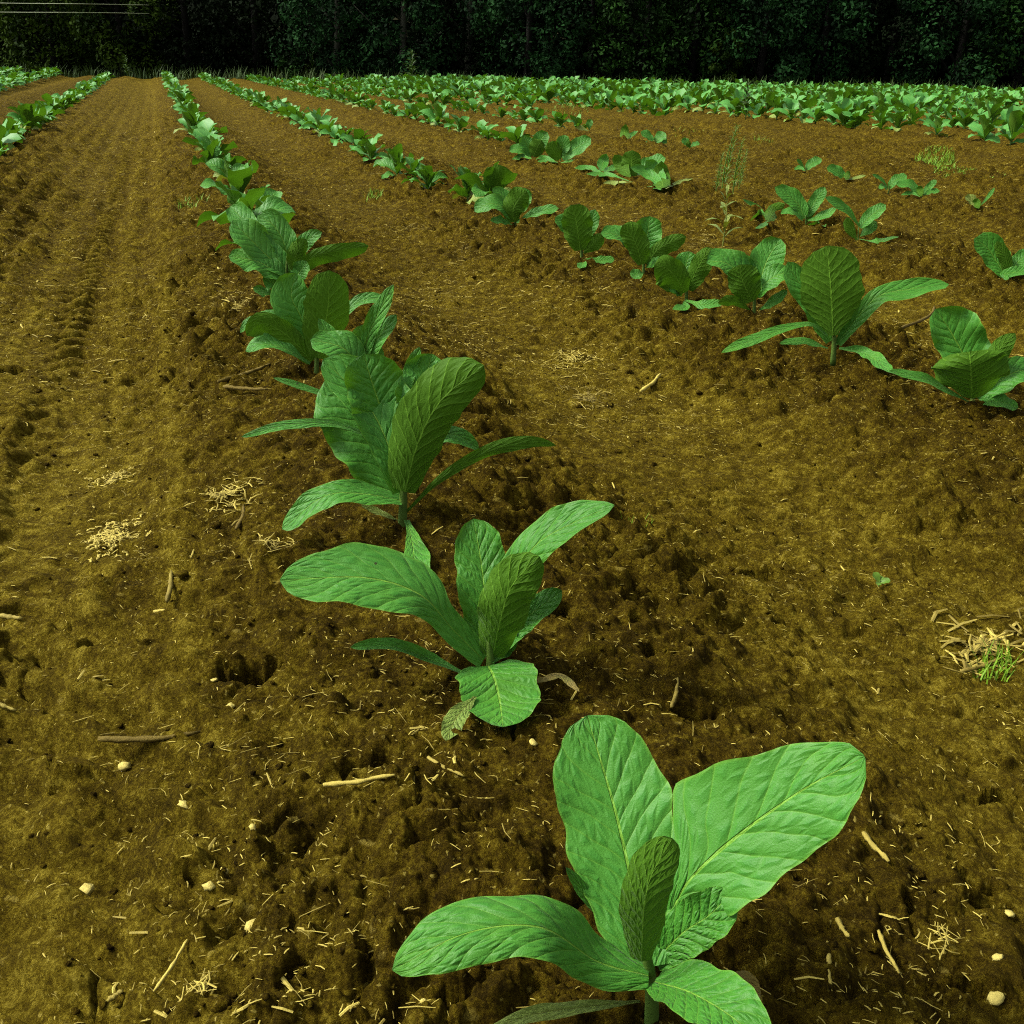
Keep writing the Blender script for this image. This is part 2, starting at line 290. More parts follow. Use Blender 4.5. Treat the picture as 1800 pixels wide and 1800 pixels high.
def ground_z(x, y, fine=True):
    x = np.atleast_1d(np.asarray(x, float)); y = np.atleast_1d(np.asarray(y, float))
    q, p = qp(x, y)
    wob = 0.05 * noise(p * 0.5, q * 0.0 + 3.3, 5)
    ph = (q + wob - Q1) / QS
    fr = ph - np.round(ph)                                  # 0 on the ridge, +-0.5 in the furrow
    ridge = np.cos(2 * np.pi * fr)
    z = 0.060 * (ridge - 1) - 0.008 + 0.012 * np.maximum(ridge, 0) ** 2
    furrow = sstep(0.22, 0.42, np.abs(fr))
    d = np.hypot(x, y)
    trk = np.exp(-((fr + 0.36) / 0.06) ** 2) + np.exp(-((fr - 0.38) / 0.06) ** 2) * 0.7
    z -= 0.018 * trk * (0.6 + 0.5 * np.sin(p * 18 + 8 * np.abs(fr))) * np.where((q > -1.6) & (q < 0.5), 1.0, 0.45)
    field = sstep(0, -3, y - edge_y(x))
    rough = (0.55 + 0.7 * (1 - furrow)) * (0.65 + 0.7 * sstep(-0.3, 0.4, noise(x * 0.9, y * 0.9, 17)))
    far_ = sstep(4, 9, d)
    z += far_ * (0.018 * noise(q * 6.5, p * 2.6, 81) + 0.010 * noise(q * 15.0, p * 6.0, 82)) * rough
    lane = sstep(-1.75, -1.35, q) * sstep(0.42, 0.05, q)
    z += lane * (0.010 * noise(q * 11, p * 0.9, 84) + 0.006 * noise(q * 24, p * 1.6, 85))
    lug = np.abs(((p * 7.0 + 2.2 * np.abs(q + 0.42) * 3 + 0.25 * noise(q * 5, p * 3, 86)) % 1.0) - .5) * 2
    edge1 = sstep(.30, .22, np.abs(q + 0.27)); edge2 = sstep(.28, .20, np.abs(q + 1.12)); trackm = np.maximum(edge1, edge2 * .8)
    ribs = 0.5 + 0.5 * np.cos(2 * np.pi * (q + .27) / 0.20)
    z += lane * (-0.036 * trackm + trackm * (0.024 * ribs + 0.034 * sstep(.30, .70, lug)) * sstep(-.55, .1, noise(q * 1.5, p * .7, 87) + .15))
    z += 0.013 * noise(x * 1.7, y * 1.7, 1) * rough + 0.014 * noise(x * 4.5, y * 4.5, 2) * rough
    if fine:
        wx = 0.03 * noise(x * 9, y * 9, 41); wy = 0.03 * noise(x * 9, y * 9, 42)
        z += (0.011 * np.abs(noise((x + wx) * 10, (y + wy) * 10, 3)) * 2 - 0.006) * rough
        z += 0.0120 * noise((x + wx) * 21, (y + wy) * 21, 4) * rough
        crumbly = np.clip(rough * 1.05 - .10, .35, 1.3) * (1 - .55 * trackm * lane)
        z += 0.0035 * noise((x + wx) * 46, (y + wy) * 46, 6) * rough
        nf = 1.05 + 0.35 * sstep(1.8, 5, d)
        big_ = d < 45; z[big_] += nf[big_] * lumps(x[big_] + wx[big_], y[big_] + wy[big_], 12.0, 0.030, 0.30, 23) * crumbly[big_]
        mm = d < 24; z[mm] += nf[mm] * lumps(x[mm] + wx[mm] * .5, y[mm] + wy[mm] * .5, 27.0, 0.020, 0.55, 24) * crumbly[mm]
        ss = d < 4.2; z[ss] += lumps(x[ss], y[ss], 60.0, 0.0085, 0.65, 25) * crumbly[ss]
        tt = d < 2.4; z[tt] += lumps(x[tt], y[tt], 120.0, 0.0040, 0.7, 26) * (0.3 + .7 * crumbly[tt])
        z -= 0.012 * sstep(0.46, 0.75, noise((x - wy * 3) * 8, (y + wx * 3) * 8, 29)) * rough
        near = (d < 6)
        if near.any():
            xn, yn = x[near], y[near]; zn = z[near]; jx = 0.55 * noise(xn * 13, yn * 13, 51) + 0.5 * noise(xn * 34, yn * 34, 52) + 0.2 * noise(xn * 85, yn * 85, 53)
            for (cx, cy, a, b, dep, rot) in HW:
                sel = (np.abs(xn - cx) < 3 * (a + b)) & (np.abs(yn - cy) < 3 * (a + b))
                if not sel.any(): continue
                dx = xn[sel] - cx; dy = yn[sel] - cy; c_, s_ = math.cos(rot * .5), math.sin(rot * .5)
                r = np.sqrt(((dx * c_ + dy * s_) / a) ** 2 + ((dy * c_ - dx * s_) / b) ** 2) + jx[sel]
                zn[sel] += -1.6 * dep * (1 - sstep(0.5, 0.95, r)) * (1 + .35 * np.clip(dy / b, -1, 1)) + 0.010 * np.exp(-((r - 1.35) / 0.3) ** 2) * (dy > 0)
            for line in CW:
                for (a, b) in zip(line[:-1], line[1:]):
                    ab = b - a; L2 = max((ab ** 2).sum(), 1e-9)
                    sel = (np.abs(xn - (a[0] + b[0]) / 2) < 0.4) & (np.abs(yn - (a[1] + b[1]) / 2) < 0.4)
                    if not sel.any(): continue
                    X = xn[sel] + 0.006 * noise(xn[sel] * 40, yn[sel] * 40, 61); Y = yn[sel] + 0.006 * noise(xn[sel] * 40, yn[sel] * 40, 62)
                    t = np.clip(((X - a[0]) * ab[0] + (Y - a[1]) * ab[1]) / L2, 0, 1)
                    dd = np.hypot(X - a[0] - t * ab[0], Y - a[1] - t * ab[1])
                    zn[sel] -= 0.015 * np.exp(-(dd / 0.0042) ** 2)
            z[near] = zn
    for (cx, cy) in MW:
        sel = (np.abs(x - cx) < .4) & (np.abs(y - cy) < .4)
        if sel.any():
            r2 = ((x[sel] - cx) ** 2 + (y[sel] - cy) ** 2); z[sel] += 0.020 * np.exp(-r2 / .075 ** 2) - 0.010 * np.exp(-((np.sqrt(r2) - .15) / .05) ** 2)
    beyond = y - edge_y(x)
    z = z * np.where(field > 0, 1, 1)
    z = z + sstep(8, 60, beyond) * 11.0                       # unseen rise added behind the wood so no bright sky shows through
    return z
def lumps(x, y, freq, amp, keep, seed):
    """rounded clods of uneven size lying on the surface, crevices between them"""
    x = (x + 300) * freq; y = (y + 300) * freq; ix = np.floor(x).astype(np.int64); iy = np.floor(y).astype(np.int64); best = np.zeros(len(x))
    for dx in (-1, 0, 1):
        for dy in (-1, 0, 1):
            h1 = g2(ix + dx, iy + dy, seed) / (2 * np.pi); h2 = (h1 * 977.31) % 1.0; h3 = (h1 * 3571.7) % 1.0; h4 = (h1 * 12007.3) % 1.0
            r = 0.35 + 0.6 * h3
            e = np.abs(np.hypot((x - (ix + dx + h1)) * (0.8 + .5 * h4), (y - (iy + dy + h2)) * (1.25 - .5 * h4)) / r)
            best = np.maximum(best, np.where(h4 < keep, np.sqrt(np.maximum(0, 1 - e * e)) * (0.35 + 0.65 * h3), 0))
    return best * amp
def gz(x, y, fine=True): return float(ground_z(x, y, fine)[0])

def make_ground():
    rs = [0.0, 0.15, 0.3, 0.42]; r = 0.52
    while r < 400:
        rs.append(r)
        if r < 2.6: dr = 0.0042
        elif r < 6: dr = 0.0042 * (r / 2.6) ** 1.4
        elif r < 90: dr = 0.0138 * (r / 6) ** 1.6
        else: dr = r * 0.08
        r += dr
    rs = np.array(rs)
    fine_a = np.radians(np.linspace(-35.5, 35.5, 510))
    coarse = np.radians(np.linspace(35.5, 324.5, 90)[1:-1])
    ang = np.concatenate([fine_a, coarse]); na = len(ang); nr = len(rs)
    A, Rr = np.meshgrid(ang, rs)
    X = np.sin(A) * Rr; Y = np.cos(A) * Rr
    Z = ground_z(X.ravel(), Y.ravel()).reshape(X.shape)
    V = np.stack([X, Y, Z], -1).reshape(-1, 3)
    i = np.arange(nr - 1)[:, None]; j = np.arange(na)[None, :]; j2 = (j + 1) % na
    Fq = np.stack([i * na + j, i * na + j2, (i + 1) * na + j2, (i + 1) * na + j], -1).reshape(-1, 4)[:, ::-1]
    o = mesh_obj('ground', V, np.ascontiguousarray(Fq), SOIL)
    q, p = qp(X.ravel(), Y.ravel()); ph = (q - Q1) / QS; fr = np.abs(ph - np.round(ph))
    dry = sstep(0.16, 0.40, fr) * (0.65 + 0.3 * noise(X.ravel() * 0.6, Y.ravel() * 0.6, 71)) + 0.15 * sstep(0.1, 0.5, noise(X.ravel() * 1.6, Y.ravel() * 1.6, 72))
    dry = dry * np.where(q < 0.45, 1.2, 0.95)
    dry = dry * (1 - .82 * sstep(2.6, 7.5, p))  # far soil painted darker along the rows, offsetting its brighter lighting
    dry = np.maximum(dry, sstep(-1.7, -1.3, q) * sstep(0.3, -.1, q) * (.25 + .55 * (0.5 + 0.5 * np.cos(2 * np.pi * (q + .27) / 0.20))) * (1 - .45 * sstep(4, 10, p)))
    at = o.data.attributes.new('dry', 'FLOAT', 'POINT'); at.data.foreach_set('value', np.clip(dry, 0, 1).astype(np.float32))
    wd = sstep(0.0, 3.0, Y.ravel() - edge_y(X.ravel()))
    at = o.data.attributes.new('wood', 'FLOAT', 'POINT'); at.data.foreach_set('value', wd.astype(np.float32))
    return tag(o, 'ridged brown tilled field soil with furrows, cracks and hollows', kind='structure')
GROUND = make_ground()

# ------------------------------------------------------------------ leaves
PROF_T = [0, .06, .16, .30, .45, .60, .74, .86, .94, .98, 1.0]
PROF_W = [.17, .20, .40, .72, .93, 1.0, .95, .76, .49, .26, .02]
PROF_NARROW = [.20, .22, .32, .55, .80, .97, 1.0, .84, .55, .30, .02]
PROF_EVEN = [.40, .52, .72, .90, .98, 1.0, .95, .80, .56, .32, .03]
def leaf_geom(mid, N, wl, wr, nu, prof=PROF_W, fold=0.25, ripple=0.12, quilt=0.0, seed=0, curl=0.0):
    """mid (n,3); N (n,3) side the upper face looks to; wl, wr maximum half widths; returns verts, faces, uv"""
    n = len(mid); t = np.linspace(0, 1, n)
    T = unit(np.gradient(mid, axis=0)); N = unit(N - (N * T).sum(1, keepdims=True) * T); S = np.cross(T, N)
    pa, pb = prof if isinstance(prof, tuple) else (prof, prof)
    w = np.interp(t, PROF_T, pa); w2 = np.interp(t, PROF_T, pb)
    rw = np.random.default_rng(seed + 5); wob = lambda: 1 + .035 * np.sin(t * rw.uniform(14, 22) + rw.uniform(0, 6)) + .025 * np.sin(t * rw.uniform(30, 44) + rw.uniform(0, 6))
    w = w * wob(); w2 = w2 * wob()
    r = np.random.default_rng(seed); ph1, ph2 = r.uniform(0, 6.28, 2); fq1, fq2 = r.uniform(1.6, 3.0, 2)
    us = np.linspace(-1, 1, nu + 1); V = np.zeros((n, nu + 1, 3)); UV = np.zeros((n, nu + 1, 2))
    wl = np.broadcast_to(np.asarray(wl, float), (n,)); wr = np.broadcast_to(np.asarray(wr, float), (n,))
    for k, u in enumerate(us):
        au = abs(u); ww = (wl * w if u < 0 else wr * w2) * au
        ph, fq = (ph1, fq1) if u < 0 else (ph2, fq2)
        lift = fold * au ** 1.2 * ww - curl * au ** 2.5 * ww + ripple * au ** 2 * ww * np.sin(ph + fq * 2 * np.pi * t)
        if quilt:
            s = t * 8.5 - 1.9 * au ** .85 + (0.45 if u > 0 else 0)
            lift = lift + quilt * np.abs(np.sin(np.pi * s)) ** 0.6 * min(1, au * 4) * min(1, (1 - au) * 4) - quilt * 0.8 * (au < 0.06)
        V[:, k] = mid + S * (np.sign(u) * ww * math.cos(min(0.9, fold * .8)))[:, None] + N * lift[:, None]
        UV[:, k, 0] = (u + 1) / 2; UV[:, k, 1] = t
    i = np.arange(n - 1)[:, None] * (nu + 1); j = np.arange(nu)[None, :]
    Fq = np.stack([i + j, i + j + 1, i + j + nu + 2, i + j + nu + 1], -1).reshape(-1, 4)
    return V.reshape(-1, 3), Fq, UV.reshape(-1, 2)

VX = np.array([0, 0, 1.0])
def photo_plant(name_label, base, leaves, stem_top, nv=30, nu=14, group='tobacco plants in planted rows', stem_r=0.0075, quilt=0.0007):
    """a plant whose leaves are laid out in the upright plane through its base; dy = metres beyond that plane"""
    b = on_plane(base[0], base[1], 0.0); bz = gz(b[0], b[1], False); yb = b[1]
    # keep the base where its foot really meets the soil
    b = on_plane(base[0], base[1], bz); yb = b[1]
    root = empty('tobacco_plant', (b[0], b[1], bz)); tag(root, name_label, 'plant', group)
    o3 = np.array([b[0], b[1], bz])
    def pt(px, py, dy=0.0):
        d = ray(px, py); P = CAM + d * ((yb + dy - CAM[1]) / d[1])
        for _ in range(3):
            g = gz(P[0], P[1], False) + 0.032
            if P[2] < g: P = CAM + d * ((g - CAM[2]) / d[2])
        return P
    st = pt(*stem_top); bz_ = bz
    V, Fc = tube([o3 + np.array([0, 0, -0.03]), (o3 * .5 + st * .5) + np.array([0.003, 0, 0]), st], [stem_r * 1.25, stem_r, stem_r * .6], 8, 8)
    mesh_obj('stem', V - o3, Fc, STEM, root)
    for li, L in enumerate(leaves):
        pts = np.array([pt(*q) for q in L['m']])
        mid = crom(pts, nv); Vd = unit(CAM[None] - mid)
        up = np.interp(np.linspace(0, 1, nv), np.linspace(0, 1, len(np.atleast_1d(L.get('up', 0.3)))), np.atleast_1d(L.get('up', 0.3)))[:, None]
        face = L.get('face', 1)
        N = face * Vd * (1 - np.abs(up)) + VX[None] * up
        N = N + np.array(L.get('nx', (0, 0, 0)))[None]
        T = unit(np.gradient(mid, axis=0)); Nn = unit(N - (N * T).sum(1, keepdims=True) * T); S = np.cross(T, Nn)
        fs = np.sqrt(np.maximum(1 - (S * Vd).sum(1) ** 2, 0.12))
        zc = ((mid - CAM) @ F_); sc = zc / 1800.0 / fs
        k = face if True else 1
        wl, wr = L['w'] if face > 0 else L['w'][::-1]          # left / right as seen when travelling base -> tip in the picture
        V, Fq, UV = leaf_geom(mid, N, wl * sc, wr * sc, nu, L.get('p', PROF_W), L.get('fold', 0.2), L.get('rip', 0.20), quilt, 100 + li * 7 + int(base[0]), L.get('curl', 0.0))
        V[:, 2] = np.maximum(V[:, 2], bz + 0.004)
        lf = mesh_obj('leaf', V - o3, Fq, L.get('mat', LEAF), root, UV)
        if L.get('label'): lf['label'] = L['label']
    return root
def L(m, wl, wr, face=1, up=0.3, **k):
    return dict(m=m, w=(wl, wr), face=face, up=up, **k)

# the front plant
photo_plant('largest tobacco plant in the foreground with two broad upright leaves', (1148, 1800), [
    L([(1140, 1700, .01), (1112, 1560, .07), (1080, 1420, .13), (1032, 1258, .20)], 98, 100, 1, .10, p=PROF_EVEN, fold=.12, rip=.06),
    L([(1160, 1700, .03), (1190, 1580, .05), (1260, 1500, .06), (1400, 1395, .06), (1520, 1330, .05)], 138, 98, 1, .35, p=([.1, .1, .1, .25, .98, .84, .66, .46, .32, .22, .03], PROF_EVEN), fold=.04, rip=.10),
    L([(1150, 1690, .02), (1200, 1640, .02), (1245, 1610, .02), (1288, 1568, .03)], 46, 44, 1, .0, p=PROF_EVEN),
    L([(1128, 1690, -.02), (1132, 1600, -.03), (1145, 1540, -.03), (1182, 1474, -.03)], 46, 42, -1, .0, fold=.3, rip=.05, p=PROF_EVEN),
    L([(1120, 1660, .04), (1060, 1605, .06), (995, 1525, .07)], 14, 12, 1, .2),
    L([(1140, 1715, -.01), (1050, 1690, -.01), (950, 1630, -.02), (820, 1640, -.03), (690, 1705, -.05)], 50, 62, 1, .62, p=PROF_EVEN, fold=-.05, rip=.16, curl=.1),
    L([(1150, 1725, -.01), (1215, 1745, -.06), (1290, 1790, -.11), (1345, 1845, -.14)], 62, 52, 1, .6, p=PROF_EVEN, rip=.08),
    L([(1125, 1760, .0), (1010, 1772, -.02), (930, 1785, -.03), (850, 1815, -.04)], 14, 13, 1, .5, mat=LEAF_YELLOW, label='narrow yellowing lower leaf'),
    L([(1270, 1730, .01), (1310, 1722, .03), (1336, 1755, .02)], 14, 14, 1, .4, mat=LEAF_DRY, label='small dry curled leaf tip'),
], (1132, 1660), nv=44, nu=22)
# second in the row
photo_plant('tobacco plant behind the foreground one, one broad leaf bent flat to the left', (860, 1185), [
    L([(850, 1160, 0), (795, 1105, .0), (738, 1045, .0), (640, 1015, .0), (492, 1020, -.02)], 52, 60, 1, .5, p=([.3, .4, .45, .5, .85, 1.0, .95, .8, .56, .32, .03], [.3, .35, .4, .45, .9, 1.0, .9, .72, .5, .3, .03]), fold=.05, rip=.08),
    L([(855, 1150, .02), (853, 1060, .06), (845, 985, .10), (832, 912, .14)], 47, 47, 1, .05, p=PROF_EVEN, fold=.15),
    L([(866, 1155, .0), (880, 1090, -.02), (900, 1030, -.02), (948, 978, -.01)], 48, 48, -1, .0, p=PROF_EVEN, fold=.35),
    L([(868, 1150, .03), (885, 1060, .04), (935, 965, .04), (1005, 920, .03), (1080, 888, .02)], 36, 30, 1, .6, fold=.1),
    L([(870, 1150, .03), (915, 1095, .04), (988, 1038, .05)], 24, 24, 1, .45, p=PROF_EVEN),
    L([(865, 1165, .02), (885, 1140, .03), (905, 1105, .03)], 18, 18, 1, .1),
    L([(858, 1170, -.005), (868, 1190, -.05), (878, 1230, -.09), (884, 1278, -.12)], 74, 66, 1, .75, p=[.5, .75, .95, 1, 1, .95, .85, .66, .45, .28, .05], fold=.1, rip=.06),
    L([(838, 1195, 0), (760, 1160, 0), (690, 1136, -.01), (616, 1138, -.02)], 12, 13, 1, .5, p=PROF_NARROW, fold=.5),
    L([(835, 1225, -.04), (802, 1262, -.05), (784, 1302, -.06)], 20, 19, 1, .5, mat=LEAF_YELLOW, label='small yellow-edged bottom leaf'),
    L([(900, 1195, .01), (950, 1198, .0), (985, 1200, .0), (1018, 1226, .0)], 9, 10, 1, .4, mat=LEAF_DRY, label='withered tan leaf curled on the soil'),
], (858, 1120), nv=36, nu=16)
# third
photo_plant('tall tobacco plant with a dense cup of leaves and a low leaf drooping left', (706, 925), [
    L([(700, 870, .03), (665, 790, .07), (620, 720, .10), (572, 668, .13)], 70, 62, 1, .1, p=PROF_EVEN, fold=.1),
    L([(704, 865, .0), (685, 790, .02), (645, 710, .06), (568, 632, .10)], 36, 52, 1, .25, p=PROF_EVEN, fold=.25),
    L([(690, 780, .04), (670, 720, .06), (650, 660, .07), (640, 622, .08)], 50, 58, 1, .2, p=PROF_EVEN),
    L([(712, 865, -.02), (735, 780, -.03), (775, 705, -.03), (850, 642, -.02)], 60, 44, -1, .0, p=PROF_EVEN, fold=.3, rip=.1),
    L([(722, 760, .05), (740, 690, .08), (760, 622, .10)], 42, 42, 1, .25, p=PROF_EVEN),
    L([(715, 720, .06), (718, 660, .09), (738, 610, .10)], 12, 12, 1, .2),
    L([(705, 760, .02), (720, 720, .0), (735, 695, -.01)], 22, 24, 1, .4),
    L([(706, 880, .0), (640, 868, -.02), (570, 872, -.04), (496, 930, -.06)], 24, 20, 1, .6, p=PROF_EVEN, rip=.15),
    L([(712, 902, .0), (775, 842, .0), (850, 797, .0), (930, 778, .0), (978, 783, .0)], 13, 11, -1, .25, p=PROF_NARROW, rip=.35, fold=.2),
    L([(725, 820, .05), (770, 770, .06), (805, 765, .06), (842, 790, .06)], 14, 16, 1, .5),
    L([(690, 790, .06), (600, 748, .06), (510, 746, .05), (424, 768, .04)], 9, 8, 1, .35, p=PROF_NARROW),
    L([(714, 915, -.01), (722, 940, -.05), (728, 985, -.10), (724, 1036, -.14)], 30, 20, 1, .6, p=PROF_NARROW),
    L([(700, 915, 0), (665, 900, .0), (635, 888, .0)], 6, 6, 1, .5, mat=LEAF_YELLOW),
], (708, 800), nv=34, nu=16, stem_r=.009)
photo_plant('tobacco plant wedged behind the tall cup-shaped one, thin leaves reaching right', (622, 752), [
    L([(628, 690, .0), (625, 640, .0), (600, 610, .0), (546, 597, .0)], 30, 26, 1, .45, p=PROF_EVEN),
    L([(632, 690, .02), (650, 640, .03), (640, 600, .04), (640, 570, .05)], 28, 26, 1, .3, p=PROF_EVEN),
    L([(630, 700, .02), (645, 600, .03), (668, 545, .03), (692, 500, .03)], 15, 15, 1, .4, p=PROF_NARROW),
    L([(632, 690, .02), (655, 610, .03), (697, 553, .03)], 16, 16, 1, .4, p=PROF_NARROW),
    L([(622, 690, .02), (590, 610, .03), (560, 560, .05)], 15, 15, 1, .2),
    L([(618, 720, .0), (560, 690, .0), (480, 664, .0)], 6, 6, 1, .4, p=PROF_NARROW),
    L([(628, 700, -.02), (660, 680, -.03), (700, 650, -.03)], 20, 20, 1, .4),
], (627, 660), nv=24, nu=12)
photo_plant('tobacco plant showing one round dark leaf back', (555, 652), [
    L([(560, 630, -.02), (572, 570, -.03), (578, 525, -.03), (578, 475, -.02)], 42, 38, -1, .0, p=PROF_EVEN, fold=.12, rip=.03),
    L([(550, 625, .03), (530, 560, .05), (512, 520, .06), (520, 480, .08)], 38, 34, 1, .15, p=PROF_EVEN),
    L([(548, 635, .0), (505, 590, -.01), (460, 568, -.02), (434, 590, -.03)], 26, 20, -1, .25, p=PROF_EVEN, fold=.15),
    L([(545, 640, -.01), (500, 612, -.03), (460, 605, -.04), (432, 618, -.05)], 10, 14, 1, .6, p=PROF_NARROW),
    L([(545, 610, .04), (490, 555, .05), (440, 565, .05), (422, 585, .05)], 10, 8, 1, .5, p=PROF_NARROW),
    L([(562, 610, .03), (610, 545, .05), (650, 525, .06), (690, 530, .06)], 10, 10, 1, .5, p=PROF_NARROW),
    L([(550, 600, .05), (510, 545, .08), (475, 520, .09)], 20, 20, 1, .3),
], (556, 570), nv=24, nu=12)
photo_plant('tobacco plant with broad pale ribbed leaves pointing left, dark leaf right', (498, 535), [
    L([(505, 480, .0), (470, 450, .0), (435, 415, .0), (408, 388, .02)], 26, 30, 1, .35, p=PROF_EVEN),
    L([(500, 490, -.02), (465, 465, -.03), (435, 455, -.04), (402, 450, -.05)], 22, 20, 1, .5, p=PROF_EVEN),
    L([(515, 490, .0), (545, 455, -.01), (590, 440, -.01), (648, 432, .0)], 11, 20, -1, .2, p=PROF_EVEN, fold=.2),
    L([(508, 480, .03), (500, 430, .05), (480, 395, .07), (452, 380, .09)], 24, 24, 1, .25, p=PROF_EVEN),
    L([(510, 480, .02), (525, 440, .03), (545, 418, .03), (566, 408, .03)], 14, 14, 1, .2),
    L([(512, 485, -.02), (520, 450, -.03), (538, 420, -.02)], 17, 14, -1, .0),
    L([(500, 510, -.02), (485, 500, -.04), (462, 488, -.05)], 14, 16, 1, .4),
    L([(512, 500, -.02), (525, 480, -.03), (540, 460, -.03)], 16, 16, 1, .3),
    L([(498, 520, .0), (475, 520, -.03), (445, 505, -.04)], 9, 10, 1, .5),
], (505, 450), nv=22, nu=10)

# second row, nearest plants
photo_plant('cup-shaped tobacco plant at the right edge, pale rim over a dark front leaf', (1710, 718), [
    L([(1708, 690, .03), (1700, 640, .05), (1675, 590, .07), (1645, 543, .09)], 34, 50, 1, .05, p=PROF_EVEN),
    L([(1708, 700, -.02), (1708, 670, -.06), (1706, 640, -.08), (1704, 618, -.07)], 66, 62, -1, .0, p=[.25, .45, .7, .9, 1, 1, .98, .93, .82, .7, .5], fold=.35),
    L([(1715, 690, .0), (1738, 645, .0), (1760, 610, .0), (1785, 586, .0)], 17, 20, -1, .0),
    L([(1718, 700, .0), (1755, 672, .0), (1790, 652, .0), (1840, 650, .0)], 24, 26, 1, .45, p=PROF_EVEN),
    L([(1705, 708, -.01), (1670, 690, -.02), (1620, 665, -.03), (1562, 652, -.03)], 8, 9, 1, .5, p=PROF_NARROW),
    L([(1716, 710, -.02), (1750, 705, -.04), (1790, 716, -.05)], 12, 12, 1, .5),
], (1708, 660), nv=24, nu=12)
photo_plant('tobacco plant with one tall round upright leaf and a long twisting leaf right', (1466, 628), [
    L([(1464, 590, -.02), (1463, 550, -.02), (1460, 500, -.02), (1454, 432, .0)], 52, 54, -1, .0, p=[.16, .22, .52, .85, 1, 1, .95, .8, .58, .38, .06], fold=.12, rip=.03),
    L([(1472, 605, .0), (1505, 560, .0), (1545, 520, .0), (1600, 508, .0), (1668, 500, .0)], 16, 18, 1, [.1, .2, .5, .6], p=PROF_EVEN, rip=.2),
    L([(1455, 590, -.02), (1420, 570, -.03), (1350, 588, -.05), (1268, 620, -.07)], 9, 10, 1, .5, p=PROF_NARROW),
    L([(1475, 612, -.02), (1520, 620, -.04), (1568, 656, -.06)], 13, 12, 1, .5),
    L([(1455, 612, -.01), (1410, 600, -.02), (1370, 604, -.03)], 7, 7, 1, .5),
    L([(1460, 600, .04), (1430, 530, .06), (1400, 490, .08), (1385, 460, .09)], 24, 22, 1, .2, p=PROF_EVEN),
    L([(1470, 605, .02), (1490, 580, .02), (1510, 555, .02)], 12, 12, 1, .1),
], (1464, 560), nv=24, nu=12, stem_r=.009)
photo_plant('tobacco plant left of the tall round leaf, pale leaves spread both ways', (1325, 562), [
    L([(1322, 530, -.02), (1310, 505, -.03), (1303, 485, -.03), (1300, 465, -.03)], 26, 32, -1, .0, p=PROF_EVEN, fold=.25),
    L([(1328, 520, .02), (1340, 480, .04), (1352, 450, .06), (1372, 420, .08)], 30, 28, 1, .2, p=PROF_EVEN),
    L([(1330, 520, -.01), (1345, 498, -.02), (1370, 482, -.02), (1400, 482, -.02)], 16, 18, 1, .5, p=PROF_EVEN),
    L([(1320, 520, .01), (1300, 480, .02), (1270, 460, .02), (1242, 462, .02)], 18, 24, 1, .5, p=PROF_EVEN),
    L([(1325, 510, .03), (1318, 475, .05), (1302, 448, .06)], 13, 13, 1, .2),
    L([(1318, 545, -.01), (1290, 530, -.02), (1262, 532, -.03)], 9, 10, -1, .3),
    L([(1335, 545, .0), (1360, 530, -.02), (1384, 510, -.02)], 9, 9, 1, .4),
], (1325, 500), nv=20, nu=10)
photo_plant('tobacco plant with a dark cupped leaf front left and pale leaf lying at its foot', (1206, 532), [
    L([(1203, 515, -.02), (1190, 490, -.04), (1172, 472, -.05), (1150, 466, -.05)], 34, 24, -1, .1, p=PROF_EVEN, fold=.2),
    L([(1210, 510, .0), (1222, 480, .0), (1236, 455, .0), (1252, 436, .0)], 16, 22, -1, .0, p=PROF_EVEN),
    L([(1206, 505, .03), (1205, 475, .05), (1212, 442, .07)], 22, 22, 1, .2, p=PROF_EVEN),
    L([(1205, 528, -.02), (1235, 535, -.05), (1270, 532, -.06)], 8, 10, 1, .5, p=PROF_NARROW),
    L([(1202, 530, -.02), (1205, 540, -.06), (1182, 545, -.07)], 8, 8, 1, .6),
    L([(1198, 520, .0), (1188, 508, -.02), (1176, 510, -.03)], 12, 12, 1, .4),
], (1206, 485), nv=20, nu=10)
photo_plant('tobacco plant with a striped pale top leaf between two dark leaves', (1131, 488), [
    L([(1128, 465, -.02), (1120, 435, -.03), (1108, 412, -.03), (1094, 396, -.03)], 18, 24, -1, .0, p=PROF_EVEN, fold=.15),
    L([(1132, 455, .03), (1135, 425, .05), (1140, 400, .06), (1142, 380, .07)], 27, 26, 1, .15, p=PROF_EVEN),
    L([(1136, 465, .0), (1155, 440, .0), (1180, 425, .0), (1206, 416, .0)], 12, 18, -1, .1, p=PROF_EVEN),
    L([(1125, 455, .03), (1105, 425, .04), (1082, 412, .04), (1056, 410, .04)], 12, 16, 1, .5, p=PROF_EVEN),
    L([(1130, 480, -.02), (1120, 482, -.04), (1112, 490, -.05)], 11, 11, 1, .4),
    L([(1135, 470, .0), (1150, 462, -.02), (1165, 455, -.03)], 8, 8, 1, .4),
], (1130, 440), nv=20, nu=10)
photo_plant('tobacco plant with an upright dark oval leaf and a pale leaf near the soil', (1022, 458), [
    L([(1020, 440, -.02), (1016, 410, -.03), (1012, 385, -.03), (1004, 360, -.03)], 26, 28, -1, .0, p=PROF_EVEN, fold=.12),
    L([(1025, 430, .02), (1038, 395, .03), (1046, 368, .04)], 14, 14, 1, .3),
    L([(1018, 430, .03), (1000, 400, .04), (976, 382, .04)], 14, 15, 1, .35, p=PROF_EVEN),
    L([(1026, 445, -.01), (1042, 430, -.02), (1060, 412, -.02)], 12, 14, -1, .1),
    L([(1024, 455, -.02), (1050, 458, -.05), (1080, 455, -.06)], 7, 9, 1, .5, p=PROF_NARROW),
    L([(1020, 455, -.02), (1024, 462, -.05), (1020, 472, -.07)], 9, 9, 1, .5),
], (1021, 410), nv=20, nu=10)
